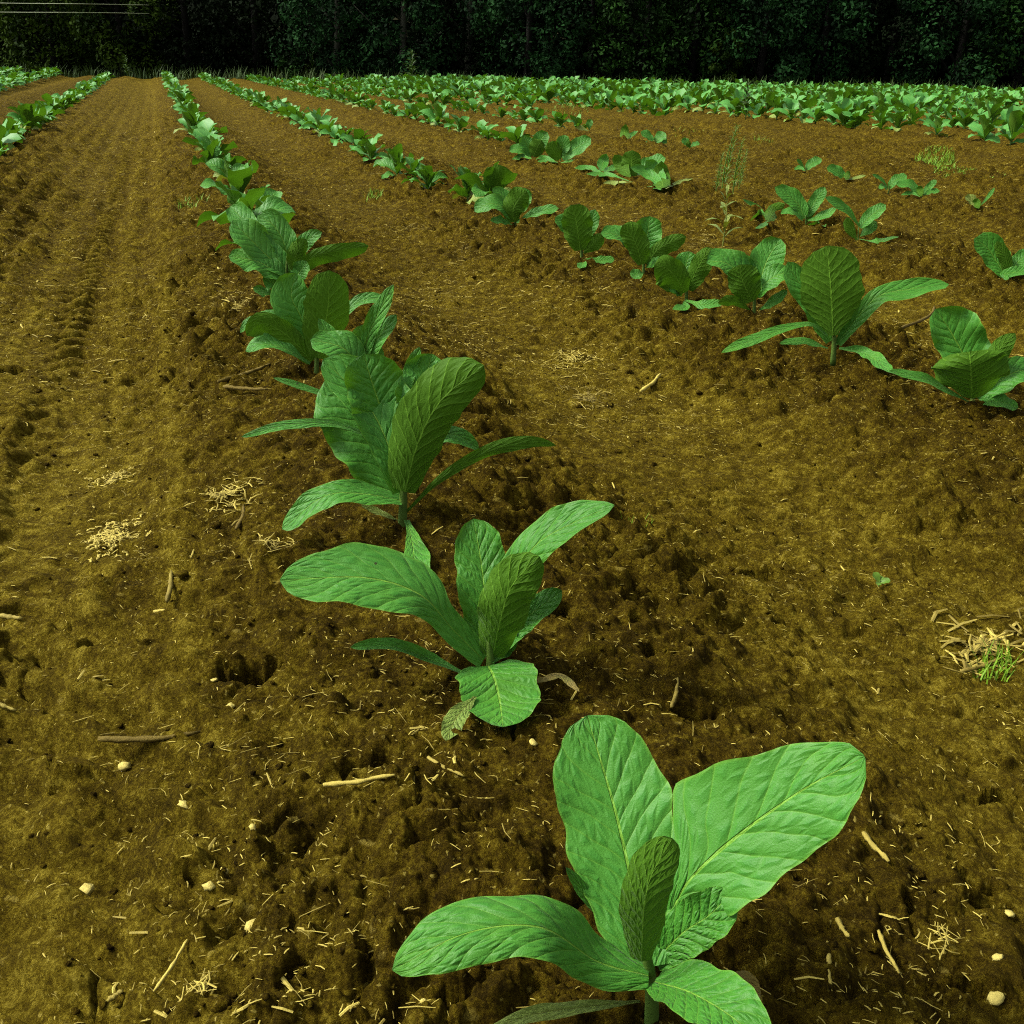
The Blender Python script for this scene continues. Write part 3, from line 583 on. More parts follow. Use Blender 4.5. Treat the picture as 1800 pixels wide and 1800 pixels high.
photo_plant('tobacco plant with flat pale leaves left and right of a dark upright middle', (905, 405), [
    L([(904, 390, -.02), (902, 370, -.03), (912, 350, -.02), (926, 335, -.02)], 22, 20, -1, .0, p=PROF_EVEN),
    L([(902, 385, .0), (885, 365, -.02), (860, 358, -.03), (834, 372, -.03)], 12, 14, 1, .5, p=PROF_EVEN),
    L([(908, 392, .0), (930, 378, -.01), (955, 370, -.02), (982, 366, -.02)], 8, 9, 1, .5, p=PROF_NARROW),
    L([(904, 380, .03), (892, 352, .05), (866, 330, .06)], 12, 12, 1, .4),
    L([(908, 375, .03), (918, 348, .05), (922, 330, .06)], 17, 17, 1, .2, p=PROF_EVEN),
    L([(900, 395, -.02), (880, 388, -.04), (862, 388, -.05)], 6, 7, 1, .5),
], (905, 360), nv=18, nu=10)

# ------------------------------------------------------------------ generic plants
def generic_leaves(seed, nv, nu, size=1.0, n_leaves=None):
    r = random.Random(seed); out = []
    n = n_leaves or r.randint(8, 10); a0 = r.uniform(0, 6.28)
    for i in range(n):
        k = i / (n - 1)                                        # 0 inner, 1 outer
        az = a0 + i * 2.39996 + r.uniform(-.35, .35); Lg = size * (0.17 + 0.13 * math.sin(math.pi * min(1, k * 0.75 + .18))) * r.uniform(.85, 1.15)
        e0 = math.radians(80 - 52 * k + r.uniform(-12, 12)); e1 = e0 - math.radians(30 + 50 * k + r.uniform(-20, 30))
        h0 = size * (0.10 - 0.075 * k)
        P = [np.array([0, 0, h0])]; m_ = 7; sway = r.uniform(-.5, .5)
        for s in range(m_):
            e = e0 + (e1 - e0) * (s / (m_ - 1)) ** 1.3; a = az + sway * s / m_
            P.append(P[-1] + Lg / m_ * np.array([math.cos(e) * math.cos(a), math.cos(e) * math.sin(a), math.sin(e)]))
        P = np.array(P); P[:, 2] = np.maximum(P[:, 2], 0.012)
        mid = crom(P, nv); o = np.array([math.cos(az), math.sin(az), 0])
        T = unit(np.gradient(mid, axis=0)); N = np.array([0, 0, 1.0])[None] - T * T[:, 2:3] - 0.02 * o
        tw = r.uniform(-.7, .7); N = unit(N) + tw * np.cross(T, unit(N))
        w = Lg * r.uniform(.19, .29)
        out.append((leaf_geom(mid, N, w, w, nu, r.choice([PROF_W, PROF_EVEN, PROF_W]), r.uniform(.05, .45), r.uniform(.12, .36), 0.0, seed * 31 + i), k))
    return out
def make_proto(seed, nv, nu, mat):
    root = empty('tobacco_plant')
    V, Fc = tube([(0, 0, -0.04), (0.004, 0, 0.05), (0, 0.003, 0.12)], [.013, .010, .006], 6, 5); mesh_obj('stem', V, Fc, STEM, root)
    for (V, Fq, UV), k in generic_leaves(seed, nv, nu):
        yl = k > 0.85 and seed % 2 == 0
        mesh_obj('leaf', V, Fq, LEAF_YELLOW if yl else mat, root, UV)
    return root
PROTO = [make_proto(s, 14, 8, LEAF) for s in range(1, 11)]
PROTO_FAR = [make_proto(s, 7, 4, LEAF_FAR) for s in range(20, 28)]
USED = set()
def place_plant(protos, x, y, scale, label, group):
    i = rnd.randrange(len(protos)); pr = protos[i]
    if id(pr) in USED:
        r = pr.copy(); COL.objects.link(r)
        for ch in list(pr.children):
            c = ch.copy(); COL.objects.link(c); c.parent = r
    else: USED.add(id(pr)); r = pr
    r.location = (x, y, gz(x, y, False) - 0.004); r.rotation_euler = (rnd.uniform(-.06, .06), rnd.uniform(-.06, .06), rnd.uniform(0, 6.28))
    r.scale = (scale, scale, scale * rnd.uniform(.9, 1.12))
    tag(r, label, 'plant', group); return r
ORD = ['first', 'second', 'third', 'fourth', 'fifth', 'sixth', 'seventh', 'eighth', 'ninth', 'tenth', 'eleventh', 'twelfth', 'thirteenth', 'fourteenth', 'fifteenth', 'sixteenth', 'seventeenth', 'eighteenth', 'nineteenth', 'twentieth']

def in_view(x, y, z=0.15, mg=0.06):
    d = np.array([x, y, z]) - CAM; zc = d @ F_
    if zc < 0.2: return None
    u = (d @ R_) / zc; v = -(d @ U_) / zc
    return (u * 1800 + 900, v * 1800 + 900) if abs(u) < .5 + mg and abs(v) < .5 + mg else None
# named plants of the third and fourth rows (position in the photograph -> place on the ground, size, label)
HAND = [
 ('tobacco plant cut by the right edge, above the cup-shaped one, round pale leaf left', (1772, 500), (1770, 470), [
   L([(1768, 485, .01), (1752, 460, .03), (1735, 435, .05), (1712, 420, .06)], 18, 26, 1, .2, p=PROF_EVEN), L([(1772, 485, -.02), (1768, 455, -.03), (1752, 424, -.02)], 12, 10, -1, .1, p=PROF_EVEN),
   L([(1770, 492, -.02), (1765, 482, -.05), (1790, 478, -.06), (1825, 470, -.06)], 9, 9, 1, .5, p=PROF_EVEN), L([(1775, 485, .01), (1790, 460, .02), (1815, 440, .02)], 14, 14, 1, .3)]),
 ('slender tobacco plant with narrow leaves, right of the one with two leaves like ears', (1507, 434), (1509, 400), [
   L([(1511, 398, 0), (1487, 368, .01), (1450, 346, .01)], 8, 8, 1, .35, p=PROF_NARROW), L([(1511, 400, .01), (1530, 380, .02), (1557, 360, .03)], 12, 11, 1, .35, p=PROF_EVEN),
   L([(1507, 420, -.01), (1540, 424, -.03), (1580, 416, -.03)], 6, 6, 1, .6, p=PROF_NARROW), L([(1506, 422, -.01), (1494, 402, -.02), (1488, 382, -.02)], 9, 9, -1, .0), L([(1512, 415, .02), (1530, 400, .03), (1540, 388, .03)], 10, 10, 1, .2)]),
 ('open tobacco plant with two pale leaves held up like ears', (1415, 410), (1416, 378), [
   L([(1414, 384, 0), (1400, 355, .02), (1362, 329, .05)], 13, 15, 1, .3, p=PROF_EVEN), L([(1419, 380, .01), (1432, 355, .02), (1450, 329, .04)], 11, 12, 1, .2, p=PROF_EVEN),
   L([(1420, 388, -.01), (1445, 380, -.02), (1470, 366, -.02)], 7, 8, 1, .5), L([(1411, 388, -.01), (1392, 372, -.02), (1372, 376, -.03)], 6, 7, 1, .6), L([(1417, 392, .02), (1424, 372, .03), (1428, 352, .03)], 9, 9, -1, .0), L([(1420, 395, -.02), (1440, 392, -.04), (1448, 398, -.05)], 7, 7, -1, .3)]),
 ('small dark tobacco plant crouched beside the pale weed', (1350, 392), (1350, 375), [
   L([(1350, 388, -.01), (1362, 368, -.02), (1380, 358, -.02)], 12, 14, -1, .0, p=PROF_EVEN), L([(1348, 385, -.01), (1335, 376, -.02), (1320, 386, -.03)], 8, 8, -1, .2), L([(1350, 385, 0), (1332, 366, .01), (1305, 350, .01)], 4, 4, 1, .4, p=PROF_NARROW), L([(1350, 388, -.02), (1340, 398, -.05), (1328, 402, -.06)], 6, 6, 1, .5)]),
 ('tobacco plant with a dark round leaf, last before a gap in its row', (1166, 338), (1166, 310), [
   L([(1166, 330, -.01), (1162, 308, -.02), (1163, 283, -.01)], 17, 16, -1, .0, p=PROF_EVEN), L([(1162, 328, 0), (1140, 308, .0), (1108, 294, .01)], 8, 11, 1, .45, p=PROF_EVEN), L([(1170, 332, 0), (1190, 322, -.01), (1218, 314, -.01)], 4, 4, 1, .5, p=PROF_NARROW, mat=LEAF_YELLOW), L([(1162, 334, -.01), (1145, 330, -.03), (1130, 334, -.04)], 5, 5, 1, .6), L([(1166, 325, .02), (1150, 300, .04), (1135, 282, .05)], 14, 14, 1, .3, p=PROF_EVEN)]),
 ('tobacco plant with dark leaf up and flat pale lower leaves, left of the round-leaved one', (1110, 322), (1112, 295), [
   L([(1112, 310, -.01), (1110, 288, -.02), (1112, 264, -.01)], 18, 17, -1, .0, p=PROF_EVEN), L([(1115, 305, .02), (1140, 290, .03), (1170, 278, .03)], 12, 12, 1, .5, p=PROF_EVEN), L([(1105, 318, -.01), (1070, 308, -.02), (1030, 306, -.03)], 5, 5, 1, .6, p=PROF_NARROW), L([(1108, 312, .01), (1090, 288, .02), (1080, 272, .02)], 12, 12, -1, .1), L([(1112, 320, -.02), (1085, 322, -.05), (1060, 322, -.06)], 5, 5, 1, .6, mat=LEAF_YELLOW)]),
 ('small tobacco plant with one oval leaf, left of the dark-leaved pair', (1056, 308), (1057, 290), [
   L([(1057, 300, 0), (1060, 285, .01), (1066, 270, .02)], 10, 10, 1, .1, p=PROF_EVEN), L([(1054, 304, 0), (1035, 296, -.01), (1010, 296, -.02)], 6, 7, 1, .6, p=PROF_EVEN), L([(1060, 304, 0), (1072, 298, .0), (1086, 290, .0)], 7, 7, 1, .4)]),
 ('bushy tobacco plant with a broad pale leaf raised to the right', (985, 288), (985, 265), [
   L([(988, 278, .01), (1010, 262, .01), (1039, 243, .02)], 14, 13, 1, .35, p=PROF_EVEN), L([(984, 280, -.01), (972, 264, -.02), (962, 252, -.02)], 12, 15, -1, .0, p=PROF_EVEN), L([(986, 272, .02), (990, 254, .03), (982, 240, .04)], 13, 13, 1, .3, p=PROF_EVEN), L([(986, 286, -.02), (1000, 284, -.05), (1015, 282, -.05)], 5, 5, 1, .6), L([(980, 286, -.02), (962, 282, -.04), (945, 284, -.05)], 5, 5, 1, .6)]),
 ('bushy tobacco plant touching the left of the one with a raised pale leaf', (938, 282), (938, 255), [
   L([(936, 272, .01), (925, 252, .02), (920, 238, .03)], 13, 13, 1, .3, p=PROF_EVEN), L([(940, 272, .01), (948, 250, .02), (962, 232, .03)], 14, 14, 1, .3, p=PROF_EVEN), L([(938, 275, -.02), (945, 258, -.03), (952, 246, -.02)], 15, 14, -1, .0, p=PROF_EVEN), L([(934, 276, 0), (915, 262, .0), (895, 266, -.01)], 9, 9, 1, .5), L([(936, 280, -.02), (918, 276, -.04), (900, 280, -.05)], 5, 5, 1, .6), L([(942, 280, -.02), (955, 278, -.04), (968, 280, -.05)], 5, 5, 1, .6)]),
 ('stunted yellowish tobacco plant alone near the right edge', (1722, 374), (1722, 358), [
   L([(1720, 364, 0), (1708, 352, .0), (1696, 346, .0)], 7, 8, 1, .4, p=PROF_EVEN, mat=LEAF_YELLOW), L([(1723, 362, 0), (1735, 348, .01), (1748, 330, .01)], 3, 4, 1, .4, p=PROF_NARROW), L([(1721, 366, -.01), (1716, 356, -.02), (1712, 350, -.02)], 7, 7, -1, .1)]),
 ('small tobacco plant with pale leaf arching left, below the bright grass', (1620, 350), (1620, 332), [
   L([(1618, 342, 0), (1600, 326, .01), (1575, 324, .01)], 7, 8, 1, .5, p=PROF_EVEN), L([(1622, 342, .01), (1632, 330, .02), (1646, 316, .02)], 6, 6, 1, .3, p=PROF_EVEN), L([(1623, 344, 0), (1636, 337, -.01), (1652, 336, -.02)], 5, 5, 1, .5), L([(1617, 346, -.01), (1602, 340, -.02), (1584, 343, -.02)], 3, 4, 1, .5, p=PROF_NARROW), L([(1620, 345, -.01), (1617, 334, -.02), (1616, 326, -.02)], 6, 6, -1, .0)]),
 ('small flat tobacco plant with one wide pale leaf, left of the bright green grass', (1562, 336), (1563, 326), [
   L([(1563, 331, 0), (1572, 318, .01), (1594, 308, .02)], 8, 9, 1, .45, p=PROF_EVEN), L([(1560, 333, 0), (1552, 328, -.01), (1545, 332, -.02)], 5, 5, 1, .6), L([(1562, 332, .0), (1550, 316, .01), (1533, 306, .01)], 3, 3, 1, .4, p=PROF_NARROW)]),
 ('stunted tobacco plant with one pale leaf to the left, in the thin row', (1486, 320), (1486, 308), [
   L([(1485, 314, 0), (1472, 302, .01), (1453, 295, .01)], 8, 9, 1, .4, p=PROF_EVEN), L([(1487, 316, -.01), (1490, 306, -.02), (1492, 300, -.02)], 6, 6, -1, .0), L([(1488, 316, -.01), (1500, 314, -.02), (1522, 308, -.02)], 3, 3, 1, .5, p=PROF_NARROW, mat=LEAF_YELLOW)]),
 ('stunted tobacco plant with one leaf up to the right, in the thin row', (1416, 304), (1416, 292), [
   L([(1417, 298, 0), (1426, 288, .01), (1444, 279, .02)], 8, 8, 1, .4, p=PROF_EVEN), L([(1415, 300, 0), (1406, 296, -.01), (1396, 298, -.02)], 4, 4, 1, .6), L([(1415, 298, .0), (1408, 288, .01), (1401, 279, .01)], 3, 3, 1, .3, p=PROF_NARROW)]),
 ('tiny tobacco plant left of the tall thin weed', (1212, 264), (1212, 255), [
   L([(1212, 258, 0), (1206, 250, .01), (1198, 245, .01)], 6, 6, 1, .4), L([(1213, 259, 0), (1220, 254, .0), (1230, 252, .0)], 4, 4, 1, .5), L([(1212, 260, -.01), (1210, 254, -.02), (1212, 248, -.02)], 5, 5, -1, .0)]),
 ('small tobacco plant with pale leaves, right of a dark upright leaf', (1152, 254), (1152, 242), [
   L([(1152, 250, 0), (1160, 242, .01), (1170, 234, .02)], 9, 9, 1, .5, p=PROF_EVEN), L([(1150, 250, 0), (1140, 240, .01), (1126, 232, .01)], 6, 7, 1, .5), L([(1152, 252, -.01), (1145, 250, -.03), (1135, 252, -.03)], 5, 5, 1, .6), L([(1154, 250, .0), (1164, 248, -.01), (1172, 252, -.02)], 5, 5, 1, .6)]),
 ('small tobacco plant showing a single dark upright leaf', (1100, 248), (1100, 238), [
   L([(1100, 246, -.01), (1098, 232, -.02), (1100, 218, -.02)], 9, 9, -1, .0, p=PROF_EVEN), L([(1102, 246, 0), (1112, 236, .01), (1122, 230, .01)], 5, 5, 1, .4)]),
 ('tiny tobacco plant alone at the left end of the thin row', (1036, 232), (1036, 222), [
   L([(1036, 228, 0), (1036, 218, .01), (1040, 210, .02)], 6, 6, 1, .3), L([(1034, 230, 0), (1022, 226, -.01), (1010, 226, -.02)], 4, 4, 1, .6, mat=LEAF_YELLOW)]),
]
for (lab, base, top, lv) in HAND: photo_plant(lab, base, lv, top, nv=12, nu=8, quilt=0.0, stem_r=.006)
# regular rows: lateral offset, first and last position along the row, start index offset
rows = []
def row(q0, p0, sp, name, drift=0.0, size=1.0, labelled=8): rows.append((q0, p0, sp, name, drift, size, labelled))
row(0.47, 5.02, .64, 'the row behind the largest plant', .004, .98, 20)
row(2.18, 7.35, .66, 'the second row', .006, .92, 20)
row(4.33, 13.2, .62, 'the third row', .02, 1.0, 16)
row(6.75, 17.5, .66, 'the fourth row', .012, 1.05, 10)
row(8.5, 25.0, .66, 'the fifth row', .012, 1.25, 0)
row(10.4, 21.5, .64, 'the sixth row', .012, 1.4, 4)
for k in range(7, 30): row(12.1 + (k - 7) * 1.95, 11.0, .52, 'row ' + str(k), .004, 1.35, 20 if k == 7 else 0)
row(-1.58, 4.0, .62, 'the row left of the wide bare track', -.024, 1.05, 16)
for k in range(9): row(-4.6 - k * 1.95, 20.0, .64, 'left rows', -.02, 1.3, 0)
cands = []; OUT = []
for ri, (q0, p0, sp, name, drift, size, labelled) in enumerate(rows):
    p = p0; n = 0
    while p < 95:
        q = q0 + drift * (p - p0) * .6 + rnd.gauss(0, .04); x, y = xy(q, p + rnd.gauss(0, .06)); p += sp * rnd.uniform(.75, 1.25)
        if rnd.random() < (.10 if ri > 1 else .06): continue
        if y > edge_y(x) - 1.2: continue
        sz = size * rnd.uniform(.68, 1.18)
        if in_view(x, y, .15, .03) is None:
            if in_view(x, y, .15, .45) is not None: OUT.append((0, ri, 0, x, y, sz))
            continue
        cands.append((math.hypot(x, y), ri, n, x, y, sz)); n += 1
cands.sort()
NEAR = cands[:262]; FAR = cands[262:] + OUT
for (d, ri, n, x, y, s) in NEAR:
    q0, p0, sp, name, drift, size, labelled = rows[ri]
    if n < labelled:
        if ri == 6: lab = ORD[n] + ' tobacco plant from the right at the front of the dense block'
        else: lab = ORD[n] + ' tobacco plant of the far run in ' + name
        grp = 'tobacco plants in planted rows'
    else:
        side = {0: 'far end of the row behind the largest plant', 1: 'far end of the second row', 2: 'far end of the third row', 3: 'far end of the fourth row',
                4: 'far stretch of the fifth row', 5: 'far stretch of the sixth row'}.get(ri, 'dense block of rows on the right' if 6 <= ri < 29 else 'row left of the wide bare track' if ri == 29 else 'rows along the far left edge')
        lab = 'leafy tobacco plant crowded in the ' + side; grp = 'tobacco plants of the ' + side
    place_plant(PROTO if d < 11 else PROTO_FAR, x, y, s, lab, grp)
# the rest of the field, too far off to pick apart
LOW = []
for s in range(40, 48):
    vs_, fs_, us_ = [], [], []; off = 0
    for (V, Fq, UV), k in generic_leaves(s, 5, 2): vs_.append(V); fs_.append(Fq + off); us_.append(UV); off += len(V)
    LOW.append((np.vstack(vs_), np.vstack(fs_), np.vstack(us_)))
av, af, au_, off = [], [], [], 0
for (d, ri, n, x, y, s) in FAR:
    V, Fq, UV = LOW[rnd.randrange(8)]; a = rnd.uniform(0, 6.28); c_, s_ = math.cos(a), math.sin(a)
    W_ = np.stack([V[:, 0] * c_ - V[:, 1] * s_, V[:, 0] * s_ + V[:, 1] * c_, V[:, 2]], -1) * s * 1.08 + np.array([x, y, gz(x, y, False)])
    av.append(W_); af.append(Fq + off); au_.append(UV); off += len(W_)
if av: tag(mesh_obj('distant_tobacco_crop', np.vstack(av), np.vstack(af), LEAF_FAR, uv=np.vstack(au_)), 'distant tobacco crop running to the edge of the dark wood', kind='stuff')

# ------------------------------------------------------------------ litter, stones, clods
def strips(items):
    """bent straw strips: (x, y, z, length, width, azimuth, pitch, bend)"""
    vs_, fs_ = [], []; off = 0
    for (x, y, z, Lg, w, az, pit, bend) in items:
        d = np.array([math.cos(az) * math.cos(pit), math.sin(az) * math.cos(pit), math.sin(pit)]); sd = np.array([-math.sin(az), math.cos(az), 0])
        c = np.array([x, y, z]); ps = [c - d * Lg / 2, c + sd * bend * Lg + np.array([0, 0, w * .5]), c + d * Lg / 2]
        for i, P in enumerate(ps):
            ww = w * (0.5, .6, .35)[i]
            vs_ += [P - sd * ww, P + np.array([0, 0, ww * .5]), P + sd * ww]
        for i in range(2):
            b = off + i * 3; fs_ += [(b, b + 1, b + 4, b + 3), (b + 1, b + 2, b + 5, b + 4)]
        off += 9
    return np.array(vs_), np.array(fs_)
def scatter(n, rmax, clump=0.0):
    out = []
    while len(out) < n:
        a = math.radians(rnd.uniform(-32, 32)); r = 0.6 + (rmax - .6) * rnd.random() ** 1.25; x, y = r * math.sin(a), r * math.cos(a)
        if rnd.random() > .30 + .9 * max(0, noise(np.array([x * 1.6]), np.array([y * 1.6]), 91)[0] + .1) * 1.5: continue
        out.append((x, y, r))
    return out
pts = scatter(7500, 6) + [t_ for t_ in scatter(30000, 20) if t_[2] > 3][:20000]
X = np.array([p[0] for p in pts]); Y = np.array([p[1] for p in pts]); Z = ground_z(X, Y)
items = []
for (x, y, r), z in zip(pts, Z):
    big = rnd.random() < .14; Lg = rnd.uniform(.016, .045) if big else rnd.uniform(.004, .016); w = (rnd.uniform(.0026, .0046) if rnd.random() < .2 else rnd.uniform(.0006, .0015)) if big else rnd.uniform(.0005, .0019)
    if r > 4: w *= 1.4 + .05 * r; Lg *= 1.2 + .05 * r
    items.append((x, y, z + .002 + w * .3, Lg, w, rnd.uniform(0, 6.28), rnd.gauss(0, .14), rnd.gauss(0, .05)))
V, Fq = strips(items)
tag(mesh_obj('straw_litter', V, Fq, STRAW, smooth=False), 'pale chopped straw scattered over the brown soil', kind='stuff')

def lump(seed, n=1):
    import bmesh
    bm = bmesh.new(); bmesh.ops.create_icosphere(bm, subdivisions=n, radius=1.0); r = random.Random(seed)
    for v in bm.verts: v.co *= r.uniform(.62, 1.2)
    V = np.array([v.co[:] for v in bm.verts]); Fc = np.array([[v.index for v in f.verts] for f in bm.faces]); bm.free(); return V, Fc
LUMPS = [lump(s, 2) for s in range(6)]
cv, cf, off = [], [], 0
pts = scatter(2600, 9); X = np.array([p[0] for p in pts]); Y = np.array([p[1] for p in pts]); Z = ground_z(X, Y)
for (x, y, r), z in zip(pts, Z):
    V, Fc = LUMPS[rnd.randrange(6)] if r < 3.2 else LUMPS[0]
    s = (rnd.uniform(.002, .006) if rnd.random() < .93 else rnd.uniform(.006, .013)) * (1 if r < 3 else 1.35); a = rnd.uniform(0, 6.28)
    W_ = V * np.array([s * rnd.uniform(.8, 1.3), s * rnd.uniform(.8, 1.2), s * .7]); W_ = np.stack([W_[:, 0] * math.cos(a) - W_[:, 1] * math.sin(a), W_[:, 0] * math.sin(a) + W_[:, 1] * math.cos(a), W_[:, 2]], -1)
    cv.append(W_ + np.array([x, y, z + s * .15])); cf.append(Fc + off); off += len(V)
tag(mesh_obj('soil_clods', np.vstack(cv), np.vstack(cf), CLOD), 'loose crumbs and clods of brown soil', kind='stuff')

for pr in PROTO + PROTO_FAR:
    if id(pr) not in USED:
        for ch in list(pr.children): bpy.data.objects.remove(ch)
        bpy.data.objects.remove(pr)
# single stones, stalks and twigs that stand out
def pebble(px, py, rad, label, seed, flat=.7):
    w = on_plane(px, py, -0.03); z = gz(w[0], w[1]); w = on_plane(px, py, z); z = gz(w[0], w[1]); s = .85 * rad / 1800 * np.linalg.norm(w - CAM)
    V, Fc = lump(seed, 2); V = V * np.array([s * rnd.uniform(.9, 1.35), s * rnd.uniform(.75, 1.1), s * flat * rnd.uniform(.6, 1)])
    o = mesh_obj('pebble', V, Fc, PEBBLE); o.location = (w[0], w[1], z + s * flat * .22); o.rotation_euler = (rnd.uniform(-.4, .4), rnd.uniform(-.4, .4), rnd.uniform(0, 6)); tag(o, label, 'pebble', 'pale stones on the soil')
for i, (px, py, r, lab) in enumerate([(150, 1575, 19, 'pale yellow notched pebble, leftmost of the three large ones near the bottom'), (370, 1571, 12, 'square pale pebble between two larger ones'),
        (443, 1608, 16, 'rounded pale pebble, lowest and rightmost of the three'), (223, 1364, 12, 'small wedge of pale stone under the half buried stick'), (326, 1433, 11, 'dull tan upright pebble above the square pale one'),
        (392, 1527, 11, 'pointed pale pebble just above the square one'), (376, 1190, 8, 'tiny pale pebble below the long dark hollow, left of the bent-leaf plant'), (405, 1236, 8, 'tiny pale pebble, lowest of a small scatter left of the second plant'),
        (1748, 1758, 14, 'flat tan stone in the lower right corner'), (1752, 1685, 9, 'small oval pale pebble above the flat tan stone'), (1776, 1600, 9, 'pale bean-shaped pebble at the right edge'), (445, 1462, 7, 'small buff pebble upright in the soil, right of the dull tan one'),
        (745, 1770, 8, 'small pale pebble below the drooping tip of the foreground leaf'), (937, 1302, 11, 'broken pale stone chip in front of the second plant')]):
    pebble(px, py, r, lab, 60 + i)
def stalk(name, pts_px, rad_px, label, mat, cat, group=None, lift=1.0, k=5):
    P = []
    for (px, py) in pts_px:
        fn = name == 'straw_stalk'; w = on_plane(px, py, -0.03); z = gz(w[0], w[1], fn); w = on_plane(px, py, z); P.append([w[0], w[1], gz(w[0], w[1], fn)])
    P = np.array(P); s = rad_px / 1800 * np.linalg.norm(P.mean(0) - CAM); P[:, 2] = np.maximum(P[:, 2], P[:, 2].mean() - .004) + s * lift
    keep = P.copy(); a_, b_ = P[0].copy(), P[-1].copy(); sl = np.linspace(0, 1, 9)[:, None]; ln = a_ * (1 - sl) + b_ * sl
    up_ = np.sort(ground_z(ln[:, 0], ln[:, 1]) - ln[:, 2])[6]; side = np.cross(unit(b_ - a_), VX); sg = .04 if name == 'straw_stalk' else .07
    P = ln[::2] + np.array([0, 0, max(0, up_) * .35 + s * .3]); P[1:4] += side * np.linalg.norm(b_ - a_) * np.array([[.6], [1.0], [.4]]) * sg
    if name == 'twig': P = keep[:1] * (1 - sl[::2]) + keep[-1:] * sl[::2] + side * np.linalg.norm(keep[-1] - keep[0]) * np.array([[0], [.035], [.06], [.05], [0]]); P = P + np.array([0, 0, s * .3 + .85 * max(0, (ground_z(P[:, 0], P[:, 1]) - P[:, 2]).max())])
    c = P.mean(0); V, Fc = tube(P - c, [s * .6, s, s * .75, s * .95, s * .6, s * .8, s * .35], k, 15); V = V + np.random.default_rng(int(pts_px[0][0])).normal(size=V.shape) * s * .12; o = mesh_obj(name, V, Fc, mat); o.location = c; tag(o, label, cat, group)
G1 = 'pale straw stalks on the soil'
stalk('straw_stalk', [(573, 1444), (630, 1418), (695, 1394)], 5.5, 'longest pale straw stalk, below the dark hollow', STRAW, 'straw', G1)
stalk('straw_stalk', [(752, 1355), (785, 1354), (816, 1360)], 4, 'short pale straw with forked end, right of the longest stalk', STRAW, 'straw', G1)
stalk('straw_stalk', [(1516, 1470), (1535, 1492), (1562, 1516)], 5.5, 'thick yellow husk strip right of the big foreground leaf', STRAW, 'straw', G1)
stalk('straw_stalk', [(1542, 1645), (1562, 1680), (1580, 1716)], 4, 'thin pale straw pointing down, lower right', STRAW, 'straw', G1)
stalk('straw_stalk', [(1182, 1226), (1186, 1214), (1190, 1204)], 4.5, 'stubby pale chip under the dark hollow', STRAW, 'straw', G1)
stalk('straw_stalk', [(1690, 1172), (1722, 1156), (1762, 1152)], 4, 'arched dry stalk under the husk pile', STRAW, 'straw', G1)
stalk('straw_stalk', [(0, 1078), (18, 1092), (42, 1104)], 5, 'pale stalk cut by the left edge beside the crack', STRAW, 'straw', G1)
stalk('straw_stalk', [(272, 1085), (282, 1072), (290, 1060)], 4, 'pale sliver left of the bent-leaf plant, lower of two', STRAW, 'straw', G1)
stalk('straw_stalk', [(292, 1054), (298, 1048), (306, 1040)], 5, 'pale sliver left of the bent-leaf plant, upper of two', STRAW, 'straw', G1)
stalk('straw_stalk', [(196, 1790), (208, 1780), (221, 1770)], 5, 'pale stub of straw at the bottom edge, lower left', STRAW, 'straw', G1)
stalk('straw_stalk', [(1125, 700), (1140, 688), (1160, 672)], 4, 'pale straw slanting up in the middle of the bare strip', STRAW, 'straw', G1)
stalk('straw_stalk', [(1470, 1620), (1480, 1634), (1492, 1650)], 5, 'pale curled husk right of the front plant stem', STRAW, 'straw', G1)
stalk('straw_stalk', [(1455, 1690), (1458, 1715), (1462, 1742)], 4, 'upright pale straw between the curled husk and the thin pointing one', STRAW, 'straw', G1)
stalk('straw_stalk', [(270, 1745), (310, 1715), (335, 1690)], 3.5, 'tangled root-like straw at the bottom left', STRAW, 'straw', G1)
stalk('straw_stalk', [(0, 1282), (12, 1270), (30, 1258)], 4, 'short straw cut by the left edge, lower down', STRAW, 'straw', G1)
stalk('twig', [(180, 1338), (240, 1330), (300, 1306), (352, 1284)], 6, 'thick brown half buried stick in the left foreground', TWIG, 'stick', None, .4)
stalk('twig', [(385, 690), (425, 672), (475, 643)], 4, 'thin brown twig left of the tall plant, slanting', TWIG, 'twig', 'brown twigs on the soil')
stalk('twig', [(395, 697), (435, 699), (472, 697)], 4, 'dark level twig left of the tall plant, under the slanting one', TWIG, 'twig', 'brown twigs on the soil')
stalk('twig', [(1570, 580), (1600, 568), (1640, 552)], 3, 'brown stalk on the soil left of the cup-shaped plant', TWIG, 'twig', 'brown twigs on the soil')
stalk('twig', [(416, 944), (421, 924), (428, 900)], 4, 'stubby brown stalk standing left of the low drooping leaf', TWIG, 'twig', 'brown twigs on the soil')
# heaps of husk and chaff
def heap(cx, cy, rx, ry, n, lmin, lmax, wmin, wmax, name, label, mound=.015):
    its = []
    for i in range(n):
        a = rnd.uniform(0, 6.28); r = min(1.7, abs(rnd.gauss(0, .62))); w = on_plane(cx + rx * r * math.cos(a), cy + ry * r * math.sin(a), -0.03)
        its.append((w[0], w[1], gz(w[0], w[1]) + .004 + mound * max(0, 1 - r) * rnd.random(), rnd.uniform(lmin, lmax), rnd.uniform(wmin, wmax), rnd.uniform(0, 6.28), rnd.gauss(0, .25), rnd.uniform(-.2, .2)))
    V, Fq = strips(its); tag(mesh_obj(name, V, Fq, STRAW, smooth=False), label, kind='stuff')
heap(1745, 1075, 85, 42, 95, .02, .075, .003, .008, 'dry_husks', 'pale dry husk shreds heaped at the right edge')
heap(190, 882, 55, 40, 420, .006, .022, .002, .005, 'chaff', 'pale chaff strewn in the left furrow', .006)
heap(190, 772, 50, 14, 160, .006, .022, .002, .005, 'chaff', 'thin streak of pale chaff farther along the left furrow', .005)
